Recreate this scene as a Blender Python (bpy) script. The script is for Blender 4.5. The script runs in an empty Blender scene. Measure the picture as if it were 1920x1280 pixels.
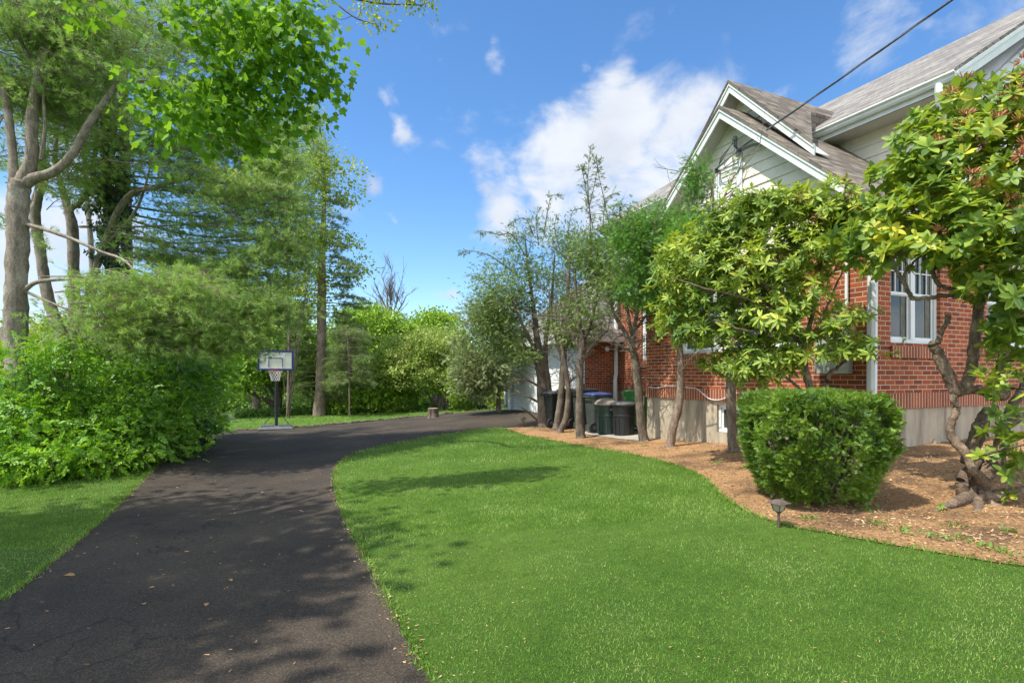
import bpy, math, random
import numpy as np
from mathutils import Vector, Matrix
from mathutils.geometry import delaunay_2d_cdt

R = math.radians
random.seed(3)
# ------------------------------------------------------------ camera, light, exposure
scene = bpy.context.scene
COL = scene.collection
F, CX, HY = 1020.0, 960.0, 703.0            # focal length and horizon in photo pixels
cam_d = bpy.data.cameras.new('camera'); cam = bpy.data.objects.new('camera', cam_d); COL.objects.link(cam)
cam.location = (0, 0, 0); cam.rotation_euler = (R(90), 0, 0)
cam_d.sensor_width = 36; cam_d.lens = 36 * F / 1920; cam_d.shift_y = (HY - 640) / 1920
cam_d.clip_start = .05; cam_d.clip_end = 3000
scene.camera = cam
SUN_EL = R(60); SUN_H = Vector((-.88, -.475, 0)).normalized()
sun_v = Vector((SUN_H.x * math.cos(SUN_EL), SUN_H.y * math.cos(SUN_EL), math.sin(SUN_EL)))
sd = bpy.data.lights.new('sun', 'SUN'); sd.energy = 3.05; sd.angle = R(.7); sd.color = (1, .955, .87)
so = bpy.data.objects.new('sun', sd); COL.objects.link(so)
so.rotation_euler = sun_v.to_track_quat('Z', 'Y').to_euler(); so.location = (-20, -10, 30)
scene.view_settings.view_transform = 'Standard'; scene.view_settings.look = 'None'
scene.view_settings.exposure = 1.2; scene.view_settings.gamma = 1
scene.render.engine = 'CYCLES'
scene.cycles.max_bounces = 8; scene.cycles.diffuse_bounces = 3; scene.cycles.transmission_bounces = 6
scene.cycles.transparent_max_bounces = 8

W = bpy.data.worlds.new('World'); scene.world = W; W.use_nodes = True
def world():
    nt = W.node_tree; N = nt.nodes; L = nt.links; N.clear()
    out = N.new('ShaderNodeOutputWorld'); bg = N.new('ShaderNodeBackground'); bg.inputs[1].default_value = .15
    L.new(bg.outputs[0], out.inputs[0])
    sky = N.new('ShaderNodeTexSky'); sky.sky_type = 'NISHITA'; sky.sun_disc = False
    sky.sun_elevation = SUN_EL; sky.sun_rotation = math.atan2(SUN_H.x, SUN_H.y)
    sky.air_density = 1.0; sky.dust_density = .1; sky.ozone_density = 4.5
    tc = N.new('ShaderNodeTexCoord')
    nz = N.new('ShaderNodeTexNoise'); nz.inputs['Scale'].default_value = 7; nz.inputs['Detail'].default_value = 9
    nz.inputs['Roughness'].default_value = .58; nz.inputs['Distortion'].default_value = .35
    mp = N.new('ShaderNodeMapping'); mp.inputs['Scale'].default_value = (1, 1, 1.5)
    L.new(tc.outputs['Generated'], mp.inputs[0]); L.new(mp.outputs[0], nz.inputs['Vector'])
    # (px, py, angular radius, strength): banks of cloud in fixed directions of the sky
    blobs = [(1180, 260, .15, 1.1), (1080, 310, .14, 1.1), (1240, 330, .16, 1.1), (1100, 390, .15, 1.05), (940, 385, .09, 1.0), (1290, 230, .11, 1.0), (1170, 110, .08, .95),
             (1250, 35, .05, .8), (1060, 125, .035, .8), (1650, 30, .10, .85), (1590, 75, .05, .7), (950, 95, .035, .8), (742, 175, .04, .95), (725, 400, .035, .9),
             (700, 345, .035, .85), (860, 560, .04, .8), (770, 255, .03, .8), (1880, 30, .06, .6), (790, 430, .03, .75), (40, 430, .2, .95),
             (100, 560, .16, .9), (640, 400, .06, .6), (860, 600, .05, .7), (1350, 15, .03, .5), (1490, 190, .03, .6)]
    wn = N.new('ShaderNodeTexNoise'); wn.inputs['Scale'].default_value = 9; wn.inputs['Detail'].default_value = 5; L.new(tc.outputs['Generated'], wn.inputs['Vector'])
    ws = N.new('ShaderNodeVectorMath'); ws.operation = 'SUBTRACT'; ws.inputs[1].default_value = (.5, .5, .5); L.new(wn.outputs['Color'], ws.inputs[0])
    wd = N.new('ShaderNodeVectorMath'); wd.operation = 'MULTIPLY_ADD'; wd.inputs[1].default_value = (.22, .22, .12); L.new(ws.outputs[0], wd.inputs[0]); L.new(tc.outputs['Generated'], wd.inputs[2])
    prev = None
    for px, py, r, s in blobs:
        d = Vector((px - CX, F, HY - py)).normalized()
        vm = N.new('ShaderNodeVectorMath'); vm.operation = 'DISTANCE'; vm.inputs[1].default_value = d
        L.new(wd.outputs[0], vm.inputs[0])
        mr = N.new('ShaderNodeMapRange'); mr.interpolation_type = 'SMOOTHSTEP'
        mr.inputs[1].default_value = 0; mr.inputs[2].default_value = r * 1.35; mr.inputs[3].default_value = s; mr.inputs[4].default_value = 0
        L.new(vm.outputs['Value'], mr.inputs[0])
        if prev is None: prev = mr.outputs[0]
        else:
            mx = N.new('ShaderNodeMath'); mx.operation = 'MAXIMUM'; L.new(prev, mx.inputs[0]); L.new(mr.outputs[0], mx.inputs[1]); prev = mx.outputs[0]
    # unseen cloud added behind the photographer and overhead to lift the fill light
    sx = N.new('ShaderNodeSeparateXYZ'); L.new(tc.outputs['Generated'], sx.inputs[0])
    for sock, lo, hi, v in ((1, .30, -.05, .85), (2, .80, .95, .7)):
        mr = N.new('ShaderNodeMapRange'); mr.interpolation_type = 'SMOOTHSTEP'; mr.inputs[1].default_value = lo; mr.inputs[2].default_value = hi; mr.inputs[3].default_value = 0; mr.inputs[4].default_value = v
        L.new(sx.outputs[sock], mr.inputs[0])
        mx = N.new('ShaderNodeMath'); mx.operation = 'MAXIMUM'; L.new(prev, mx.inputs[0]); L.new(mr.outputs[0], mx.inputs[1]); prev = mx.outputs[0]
    # mask = smoothstep(blob*1 + (noise-.5)*1.5)
    a = N.new('ShaderNodeMath'); a.operation = 'MULTIPLY_ADD'; a.inputs[1].default_value = 2.7; a.inputs[2].default_value = -1.35
    L.new(nz.outputs['Fac'], a.inputs[0])
    b = N.new('ShaderNodeMath'); b.operation = 'ADD'; L.new(prev, b.inputs[0]); L.new(a.outputs[0], b.inputs[1])
    m = N.new('ShaderNodeMapRange'); m.interpolation_type = 'SMOOTHSTEP'; m.inputs[1].default_value = .30; m.inputs[2].default_value = 1.22
    L.new(b.outputs[0], m.inputs[0])
    m2 = N.new('ShaderNodeMath'); m2.operation = 'MULTIPLY'; m2.inputs[1].default_value = .93; L.new(m.outputs[0], m2.inputs[0])
    cr = N.new('ShaderNodeMix'); cr.data_type = 'RGBA'
    cr.inputs[6].default_value = (1.95, 2.1, 2.4, 1); cr.inputs[7].default_value = (2.75, 2.85, 3.0, 1)
    n3 = N.new('ShaderNodeTexNoise'); n3.inputs['Scale'].default_value = 5; n3.inputs['Detail'].default_value = 4; L.new(mp.outputs[0], n3.inputs['Vector'])
    m3 = N.new('ShaderNodeMapRange'); m3.inputs[1].default_value = .35; m3.inputs[2].default_value = .62; L.new(n3.outputs['Fac'], m3.inputs[0])
    L.new(m3.outputs[0], cr.inputs[0])
    hs = N.new('ShaderNodeHueSaturation'); hs.inputs['Saturation'].default_value = 1.15; hs.inputs['Value'].default_value = .68
    L.new(sky.outputs[0], hs.inputs['Color'])
    br = N.new('ShaderNodeMapRange'); br.interpolation_type = 'SMOOTHSTEP'; br.inputs[1].default_value = .30; br.inputs[2].default_value = -.1; br.inputs[3].default_value = 1; br.inputs[4].default_value = 2.7  # added cloud out of view is made brighter for stronger fill
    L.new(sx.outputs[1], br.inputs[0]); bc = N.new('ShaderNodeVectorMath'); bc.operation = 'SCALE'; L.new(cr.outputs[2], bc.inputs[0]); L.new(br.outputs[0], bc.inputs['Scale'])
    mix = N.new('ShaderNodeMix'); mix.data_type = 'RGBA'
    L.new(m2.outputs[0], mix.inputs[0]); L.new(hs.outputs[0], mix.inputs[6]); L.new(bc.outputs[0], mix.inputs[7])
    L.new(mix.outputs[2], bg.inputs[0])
world()

# ------------------------------------------------------------ terrain
def P(px, py, Z): return np.array([(px - CX) * Z / F, Z, (HY - py) * Z / F])
_ctrl = [P(*t) for t in [(100, 1280, 2.75), (960, 1280, 2.74), (1900, 1280, 2.6), (1460, 990, 4.7), (1830, 945, 5.3), (1640, 845, 7.35), (1760, 827, 8.0),
        (1214, 822, 11.7), (1363, 835, 9.68), (1170, 817, 12.6), (957, 766, 20.3), (1097, 788, 15.6), (940, 801, 15.6), (790, 822, 13), (640, 870, 10),
        (632, 930, 7.4), (655, 990, 5.7), (518, 806, 20.5), (310, 853, 12.5), (60, 1085, 4.4), (180, 985, 6.2), (390, 812, 18.5), (600, 778, 28.5),
        (812, 782, 23.5), (700, 791, 21.5), (900, 768, 26), (0, 900, 8.6), (1540, 965, 5.1)]]
_ctrl += [np.array(t, float) for t in [(-20, 15, -2.3), (-30, 32, -2.8), (0, 42, -2.5), (16, 36, -1.8), (20, 10, -1.3), (10, -2, -1.35), (-10, -2, -1.75), (-20, 50, -3), (-18, 4, -2.0), (0, -6, -1.5), (12, 20, -1.3)]]
_C = np.array(_ctrl)
def _phi(r): return np.where(r > 1e-9, r * r * np.log(np.maximum(r, 1e-9)), 0)
def _fit():
    n = len(_C); D = np.linalg.norm(_C[:, None, :2] - _C[None, :, :2], axis=2)
    A = np.zeros((n + 3, n + 3)); A[:n, :n] = _phi(D) + np.eye(n) * 6.0
    A[:n, n] = 1; A[:n, n + 1:] = _C[:, :2]; A[n, :n] = 1; A[n + 1:, :n] = _C[:, :2].T
    b = np.zeros(n + 3); b[:n] = _C[:, 2]
    return np.linalg.solve(A, b)
_w = _fit()
def TZ(x, y):
    x = np.atleast_1d(np.asarray(x, float)); y = np.atleast_1d(np.asarray(y, float))
    sh = x.shape; x = x.ravel(); y = y.ravel()
    xc = np.clip(x, -40, 26); yc = np.clip(y, -8, 55)
    D = np.hypot(xc[:, None] - _C[None, :, 0], yc[:, None] - _C[None, :, 1])
    z = _phi(D) @ _w[:len(_C)] + _w[-3] + _w[-2] * xc + _w[-1] * yc
    r = np.hypot(x, y - 15); t = np.clip((r - 38) / 60, 0, 1); t = t * t * (3 - 2 * t)
    z = z * (1 - t) + (-3.2) * t
    return z.reshape(sh)
def tz(x, y): return float(TZ(x, y)[0])
def G(px, py):
    zs = np.linspace(1.2, 60, 1200); X = (px - CX) * zs / F; h = (HY - py) * zs / F - TZ(X, zs)
    i = int(np.argmax(h <= 0)) if (h <= 0).any() else 1199
    Z = zs[i] - (zs[i] - zs[i - 1]) * (-h[i]) / max(h[i - 1] - h[i], 1e-9) if i else zs[0]
    x = (px - CX) * Z / F
    return np.array([x, Z, tz(x, Z)])
def Wp(px, Z): return ((px - CX) * Z / F, Z)

# ------------------------------------------------------------ object helpers
def tag(o, label=None, cat=None, group=None, kind=None):
    if label: o['label'] = label
    if cat: o['category'] = cat
    if group: o['group'] = group
    if kind: o['kind'] = kind
    return o
def thing(name, loc, label, cat, group=None, rotz=0):
    o = bpy.data.objects.new(name, None); COL.objects.link(o); o.empty_display_size = .2
    o.location = tuple(float(v) for v in loc); o.rotation_euler = (0, 0, rotz)
    return tag(o, label, cat, group)
def link(name, me, mat, parent=None, loc=None):
    o = bpy.data.objects.new(name, me); COL.objects.link(o)
    if mat is not None and len(me.materials) == 0: me.materials.append(mat)
    if parent is not None: o.parent = parent
    if loc is not None: o.location = tuple(float(v) for v in loc)
    return o
def np_mesh(name, V, face_lists, uv=None, smooth=False):
    """face_lists: list of (m,k) int arrays, each with its own k"""
    me = bpy.data.meshes.new(name)
    V = np.asarray(V, np.float32); me.vertices.add(len(V)); me.vertices.foreach_set('co', V.ravel())
    loops = np.concatenate([f.ravel() for f in face_lists]).astype(np.int32)
    tot = np.concatenate([np.full(len(f), f.shape[1], np.int32) for f in face_lists])
    st = np.concatenate([[0], np.cumsum(tot)[:-1]]).astype(np.int32)
    me.loops.add(len(loops)); me.loops.foreach_set('vertex_index', loops)
    me.polygons.add(len(tot)); me.polygons.foreach_set('loop_start', st)
    try: me.polygons.foreach_set('loop_total', tot)
    except Exception: pass
    if smooth: me.polygons.foreach_set('use_smooth', np.ones(len(tot), bool))
    me.update(calc_edges=True)
    if uv is not None:
        l = me.uv_layers.new(name='UVMap'); l.data.foreach_set('uv', np.asarray(uv, np.float32)[loops].ravel())
    return me
class MB:
    """collects faces; box-mapped uv in metres"""
    def __init__(s, off=(0, 0, 0)): s.v = []; s.f = []; s.off = np.array(off, float); s.uvs = {}
    def add(s, vs, fs, uvs=None):
        n = len(s.v); s.v += [tuple(float(c) for c in v) for v in vs]
        for i, f in enumerate(fs):
            if uvs is not None: s.uvs[len(s.f)] = uvs[i]
            s.f.append([n + j for j in f])
        return s
    def box(s, lo, hi):
        x0, y0, z0 = lo; x1, y1, z1 = hi
        vs = [(x0, y0, z0), (x1, y0, z0), (x1, y1, z0), (x0, y1, z0), (x0, y0, z1), (x1, y0, z1), (x1, y1, z1), (x0, y1, z1)]
        return s.add(vs, [(0, 3, 2, 1), (4, 5, 6, 7), (0, 1, 5, 4), (1, 2, 6, 5), (2, 3, 7, 6), (3, 0, 4, 7)])
    def obox(s, c, ax, ay, az):      # oriented box: centre and three half-vectors
        c = np.array(c, float); ax, ay, az = (np.array(q, float) for q in (ax, ay, az))
        vs = [c + i * ax + j * ay + k * az for k in (-1, 1) for j, i in ((-1, -1), (-1, 1), (1, 1), (1, -1))]
        return s.add(vs, [(0, 3, 2, 1), (4, 5, 6, 7), (0, 1, 5, 4), (1, 2, 6, 5), (2, 3, 7, 6), (3, 0, 4, 7)])
    def tube(s, pts, rad, n=8, cap=True, ell=None):
        pts = [np.array(p, float) for p in pts]; rad = list(rad) if hasattr(rad, '__len__') else [rad] * len(pts)
        m = len(pts); V = []
        ref = None
        for i, p in enumerate(pts):
            t = pts[min(i + 1, m - 1)] - pts[max(i - 1, 0)]; t = t / (np.linalg.norm(t) + 1e-9)
            if ref is None: ref = np.array([1., 0, 0]) if abs(t[0]) < .8 else np.array([0, 1., 0])
            u = np.cross(t, ref); u /= np.linalg.norm(u) + 1e-9; w = np.cross(u, t); ref = w
            for k in range(n):
                a = 2 * math.pi * k / n; V.append(p + rad[i] * (math.cos(a) * w + math.sin(a) * u))
        Fc = [(i * n + k, i * n + (k + 1) % n, (i + 1) * n + (k + 1) % n, (i + 1) * n + k) for i in range(m - 1) for k in range(n)]
        if cap: Fc += [tuple(range(n - 1, -1, -1)), tuple(range((m - 1) * n, m * n))]
        return s.add(V, Fc)
    def lathe(s, prof, c=(0, 0, 0), n=20, sq=1.0):
        V = []; 
        for r, z in prof:
            for k in range(n):
                a = 2 * math.pi * k / n; ca, sa = math.cos(a), math.sin(a)
                V.append((c[0] + r * math.copysign(abs(ca) ** sq, ca), c[1] + r * math.copysign(abs(sa) ** sq, sa), c[2] + z))
        m = len(prof)
        Fc = [(i * n + k, i * n + (k + 1) % n, (i + 1) * n + (k + 1) % n, (i + 1) * n + k) for i in range(m - 1) for k in range(n)]
        Fc += [tuple(range(n - 1, -1, -1)), tuple(range((m - 1) * n, m * n))]
        return s.add(V, Fc)
    def mesh(s, name, smooth=False, bevel=0):
        V = np.array(s.v, float) - s.off
        me = bpy.data.meshes.new(name); me.from_pydata([tuple(v) for v in V], [], s.f); me.update()
        uvl = me.uv_layers.new(name='UVMap'); data = np.zeros((len(me.loops), 2), np.float32)
        for p in me.polygons:
            cu = s.uvs.get(p.index); nx, ny, nz = p.normal
            for k, li in enumerate(p.loop_indices):
                if cu is not None: data[li] = cu[k]; continue
                x, y, z = V[me.loops[li].vertex_index] + s.off
                data[li] = (x, y) if abs(nz) > .8 else ((y, z) if abs(nx) > abs(ny) else (x, z))
        uvl.data.foreach_set('uv', data.ravel())
        if smooth: me.polygons.foreach_set('use_smooth', np.ones(len(me.polygons), bool))
        return me
    def build(s, name, mat, parent=None, smooth=False, loc=None, bevel=0):
        o = link(name, s.mesh(name, smooth), mat, parent, loc)
        if bevel:
            b = o.modifiers.new('bevel', 'BEVEL'); b.width = bevel; b.segments = 2; b.limit_method = 'ANGLE'; b.angle_limit = R(40)
        return o
def inpoly(x, y, poly):
    poly = np.asarray(poly); c = np.zeros(len(x), bool); n = len(poly); j = n - 1
    for i in range(n):
        xi, yi = poly[i]; xj, yj = poly[j]
        c ^= ((yi > y) != (yj > y)) & (x < (xj - xi) * (y - yi) / (yj - yi + 1e-12) + xi); j = i
    return c
def sheet(name, poly, dz, mat, kind='structure', step=.3, far=1.0, wob=0.0):
    poly = np.array(poly, float)
    pts = []                                            # densify the outline
    for i in range(len(poly)):
        a, b = poly[i], poly[(i + 1) % len(poly)]; d = np.linalg.norm(b - a); st = step * (1 if min(a[1], b[1]) < 16 else 2)
        for k in range(max(1, int(d / st))):
            t = k / max(1, int(d / st)); pts.append(a + (b - a) * t)
    pts = np.array(pts)
    if wob:
        rg = np.random.default_rng(5); pts = pts + rg.normal(0, wob, pts.shape)
    x0, y0 = pts.min(0); x1, y1 = pts.max(0)
    gx, gy = np.meshgrid(np.arange(x0, x1, step * 1.3), np.arange(y0, y1, step * 1.3)); gx = gx.ravel(); gy = gy.ravel()
    ok = inpoly(gx, gy, pts)
    dm = np.min(np.hypot(gx[ok][:, None] - pts[None, :, 0], gy[ok][:, None] - pts[None, :, 1]), axis=1)
    ins = np.stack([gx[ok][dm > step * .5], gy[ok][dm > step * .5]], 1)
    allp = np.concatenate([pts, ins]); n = len(pts)
    vo, eo, fo, *_ = delaunay_2d_cdt([Vector((float(p[0]), float(p[1]))) for p in allp], [(i, (i + 1) % n) for i in range(n)], [list(range(n))], 1, 1e-5)
    V = np.array([(v.x, v.y) for v in vo]); z = TZ(V[:, 0], V[:, 1]) + dz
    me = bpy.data.meshes.new(name); me.from_pydata([(float(a), float(b), float(c)) for (a, b), c in zip(V, z)], [], [tuple(f) for f in fo]); me.update()
    if me.polygons and sum(p.normal.z for p in me.polygons) < 0: me.flip_normals()
    me.polygons.foreach_set('use_smooth', np.ones(len(me.polygons), bool))
    o = link(name, me, mat); tag(o, kind=kind); return o

# ------------------------------------------------------------ materials
def _new(name):
    m = bpy.data.materials.new(name); m.use_nodes = True; nt = m.node_tree; N = nt.nodes; N.clear()
    out = N.new('ShaderNodeOutputMaterial'); bs = N.new('ShaderNodeBsdfPrincipled'); nt.links.new(bs.outputs[0], out.inputs[0])
    return m, nt, N, nt.links, bs, out
def _noise(N, L, vec, scale, detail=4, rough=.55, dist=0):
    n = N.new('ShaderNodeTexNoise'); n.inputs['Scale'].default_value = scale; n.inputs['Detail'].default_value = detail
    n.inputs['Roughness'].default_value = rough; n.inputs['Distortion'].default_value = dist
    if vec is not None: L.new(vec, n.inputs['Vector'])
    return n.outputs['Fac']
def _ramp(N, L, fac, stops):
    r = N.new('ShaderNodeValToRGB'); e = r.color_ramp.elements
    while len(e) < len(stops): e.new(.5)
    for q, (p, c) in zip(e, stops): q.position = p; q.color = (*c, 1) if len(c) == 3 else c
    if fac is not None: L.new(fac, r.inputs[0])
    return r.outputs[0]
def _mix(N, L, fac, a, b, mode='MIX'):
    m = N.new('ShaderNodeMix'); m.data_type = 'RGBA'; m.blend_type = mode
    for s, v in ((0, fac), (6, a), (7, b)):
        if hasattr(v, 'links') or hasattr(v, 'is_output'): L.new(v, m.inputs[s])
        elif s == 0: m.inputs[0].default_value = v
        else: m.inputs[s].default_value = (*v, 1)
    return m.outputs[2]
def _bump(N, L, h, bs, strength=.3, dist=.01):
    b = N.new('ShaderNodeBump'); b.inputs['Strength'].default_value = strength; b.inputs['Distance'].default_value = dist
    L.new(h, b.inputs['Height']); L.new(b.outputs[0], bs.inputs['Normal']); return b
def _coord(N, which='Object', scale=None):
    t = N.new('ShaderNodeTexCoord'); return t.outputs[which]
def m_plain(name, c1, c2=None, scale=6, rough=.5, bump=0, metal=0, bdist=.004):
    m, nt, N, L, bs, out = _new(name); co = _coord(N); n = _noise(N, L, co, scale, 6, .6)
    c2 = c2 or tuple(v * .82 for v in c1)
    L.new(_ramp(N, L, n, [(.35, c2), (.65, c1)]), bs.inputs['Base Color']); bs.inputs['Roughness'].default_value = rough; bs.inputs['Metallic'].default_value = metal
    if bump: _bump(N, L, _noise(N, L, co, scale * 6, 5), bs, bump, bdist)
    return m
def m_leaf(name, cols, trans=(.35, .5, .03), tf=.35, rough=.42, nscale=.9, spec=.5):
    """per-leaf colour from Random Per Island plus a clump-sized noise"""
    m, nt, N, L, bs, out = _new(name)
    g = N.new('ShaderNodeNewGeometry'); co = _coord(N)
    n = _noise(N, L, co, nscale, 3)
    a = N.new('ShaderNodeMath'); a.operation = 'MULTIPLY_ADD'; a.inputs[1].default_value = .6; L.new(g.outputs['Random Per Island'], a.inputs[0])
    b = N.new('ShaderNodeMath'); b.operation = 'MULTIPLY_ADD'; b.inputs[1].default_value = 1.5; b.inputs[2].default_value = -.55; L.new(n, b.inputs[0]); L.new(b.outputs[0], a.inputs[2])
    st = [((i / (len(cols) - 1) * .9 + .05) if name != 'grass blade' or i < 4 else 1.0, c) for i, c in enumerate(cols)] if name != 'grass blade' else list(zip((.05, .33, .62, .86, 1.0), cols))
    col = _ramp(N, L, a.outputs[0], st); L.new(col, bs.inputs['Base Color'])
    bs.inputs['Roughness'].default_value = rough; bs.inputs['Specular IOR Level'].default_value = spec
    tr = N.new('ShaderNodeBsdfTranslucent'); tc = _mix(N, L, .55, col, trans); L.new(tc, tr.inputs[0])
    ms = N.new('ShaderNodeMixShader'); ms.inputs[0].default_value = tf
    L.new(bs.outputs[0], ms.inputs[1]); L.new(tr.outputs[0], ms.inputs[2]); L.new(ms.outputs[0], out.inputs[0])
    return m
def m_bark(name, c1, c2, c3=None, vs=3.0, bump=.6):
    m, nt, N, L, bs, out = _new(name); co = _coord(N); mp = N.new('ShaderNodeMapping'); mp.inputs['Scale'].default_value = (1, 1, .3)
    L.new(co, mp.inputs[0]); n = _noise(N, L, mp.outputs[0], vs * 6, 7, .65, .6); n2 = _noise(N, L, co, vs, 4)
    col = _ramp(N, L, n, [(.35, c2), (.62, c1)]); col = _mix(N, L, _ramp(N, L, n2, [(.5, (0, 0, 0)), (.68, (1, 1, 1))]), col, c3 or c1)
    n4 = _noise(N, L, co, 45, 6, .75); col = _mix(N, L, 1, col, _ramp(N, L, n4, [(.32, (.5, .5, .5)), (.66, (1.35, 1.35, 1.35))]), 'MULTIPLY')
    hh = N.new('ShaderNodeMath'); hh.operation = 'MULTIPLY_ADD'; hh.inputs[1].default_value = .6; L.new(n4, hh.inputs[0]); L.new(n, hh.inputs[2])
    L.new(col, bs.inputs['Base Color']); bs.inputs['Roughness'].default_value = .9; _bump(N, L, hh.outputs[0], bs, min(1, bump * 1.5), .035); return m
def m_brick(name, c1, c2, mortar, bw=.2127, bh=.0675, rot=False, ms=.0115, off=.5, extra=None):
    m, nt, N, L, bs, out = _new(name); uv = _coord(N, 'UV'); mp = N.new('ShaderNodeMapping')
    if rot: mp.inputs['Rotation'].default_value = (0, 0, R(90)); mp.inputs['Location'].default_value = (0, extra or 0, 0)
    L.new(uv, mp.inputs[0])
    b = N.new('ShaderNodeTexBrick'); b.offset = off if not rot else 0; b.inputs['Scale'].default_value = 1; b.inputs['Mortar Size'].default_value = ms / 2
    b.inputs['Mortar Smooth'].default_value = .15; b.inputs['Bias'].default_value = -.1
    b.inputs['Brick Width'].default_value = bw; b.inputs['Row Height'].default_value = bh
    b.inputs['Color1'].default_value = (*c1, 1); b.inputs['Color2'].default_value = (*c2, 1); b.inputs['Mortar'].default_value = (*mortar, 1)
    L.new(mp.outputs[0], b.inputs['Vector'])
    n = _noise(N, L, uv, 1.3, 5); n2 = _noise(N, L, uv, 40, 4)
    col = _mix(N, L, 1, b.outputs['Color'], _ramp(N, L, n, [(.3, (.72, .72, .72)), (.7, (1.1, 1.1, 1.1))]), 'MULTIPLY')
    col = _mix(N, L, 1, col, _ramp(N, L, n2, [(.3, (.8, .8, .8)), (.7, (1.12, 1.12, 1.12))]), 'MULTIPLY')
    L.new(col, bs.inputs['Base Color']); bs.inputs['Roughness'].default_value = .88
    iv = N.new('ShaderNodeMath'); iv.operation = 'MULTIPLY_ADD'; iv.inputs[1].default_value = -1; iv.inputs[2].default_value = 1; L.new(b.outputs['Fac'], iv.inputs[0])
    ad = N.new('ShaderNodeMath'); ad.operation = 'MULTIPLY_ADD'; ad.inputs[1].default_value = .25; L.new(n2, ad.inputs[0]); L.new(iv.outputs[0], ad.inputs[2])
    _bump(N, L, ad.outputs[0], bs, .8, .008); return m
def m_shingle(name, cols):
    m, nt, N, L, bs, out = _new(name); uv = _coord(N, 'UV')
    b = N.new('ShaderNodeTexBrick'); b.inputs['Scale'].default_value = 1; b.inputs['Mortar Size'].default_value = .006; b.inputs['Brick Width'].default_value = .24
    b.inputs['Row Height'].default_value = .125; b.inputs['Color1'].default_value = (0, 0, 0, 1); b.inputs['Color2'].default_value = (1, 1, 1, 1); b.inputs['Mortar'].default_value = (.0, .0, .0, 1)
    b.offset = .37; L.new(uv, b.inputs['Vector'])
    n = _noise(N, L, uv, 60, 5, .7); n2 = _noise(N, L, uv, .9, 5)
    a = N.new('ShaderNodeMath'); a.operation = 'MULTIPLY_ADD'; a.inputs[1].default_value = .45; L.new(b.outputs['Color'], a.inputs[0])
    c = N.new('ShaderNodeMath'); c.operation = 'MULTIPLY'; c.inputs[1].default_value = .6; L.new(n, c.inputs[0]); L.new(c.outputs[0], a.inputs[2])
    col = _ramp(N, L, a.outputs[0], [(.15 + .7 * i / (len(cols) - 1), q) for i, q in enumerate(cols)])
    col = _mix(N, L, 1, col, _ramp(N, L, n2, [(.3, (.75, .75, .75)), (.7, (1.15, 1.12, 1.05))]), 'MULTIPLY')
    sw = N.new('ShaderNodeSeparateXYZ'); L.new(uv, sw.inputs[0])
    md = N.new('ShaderNodeMath'); md.operation = 'PINGPONG'; md.operation = 'FRACT'
    dv = N.new('ShaderNodeMath'); dv.operation = 'DIVIDE'; dv.inputs[1].default_value = .125; L.new(sw.outputs[1], dv.inputs[0]); L.new(dv.outputs[0], md.inputs[0])
    col = _mix(N, L, 1, col, _ramp(N, L, b.outputs['Fac'], [(.0, (1, 1, 1)), (1, (.35, .35, .35))]), 'MULTIPLY')
    L.new(col, bs.inputs['Base Color']); bs.inputs['Roughness'].default_value = .95
    h = N.new('ShaderNodeMath'); h.operation = 'MULTIPLY_ADD'; h.inputs[1].default_value = -1; L.new(md.outputs[0], h.inputs[0]); L.new(c.outputs[0], h.inputs[2])
    _bump(N, L, h.outputs[0], bs, 1, .012); return m
def m_stucco():
    m, nt, N, L, bs, out = _new('stained concrete'); uv = _coord(N, 'UV'); co = _coord(N)
    mp = N.new('ShaderNodeMapping'); mp.inputs['Scale'].default_value = (6, .7, 1); L.new(uv, mp.inputs[0])
    n = _noise(N, L, mp.outputs[0], 1.2, 6, .6); n2 = _noise(N, L, uv, 3, 5)
    col = _ramp(N, L, n, [(.3, (.20, .16, .11)), (.5, (.40, .335, .24)), (.72, (.50, .43, .32))])
    col = _mix(N, L, _ramp(N, L, n2, [(.5, (0, 0, 0)), (.75, (.6, .6, .6))]), col, (.23, .225, .19))
    L.new(col, bs.inputs['Base Color']); bs.inputs['Roughness'].default_value = .92; _bump(N, L, _noise(N, L, uv, 60, 5), bs, .35, .004); return m
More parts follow.
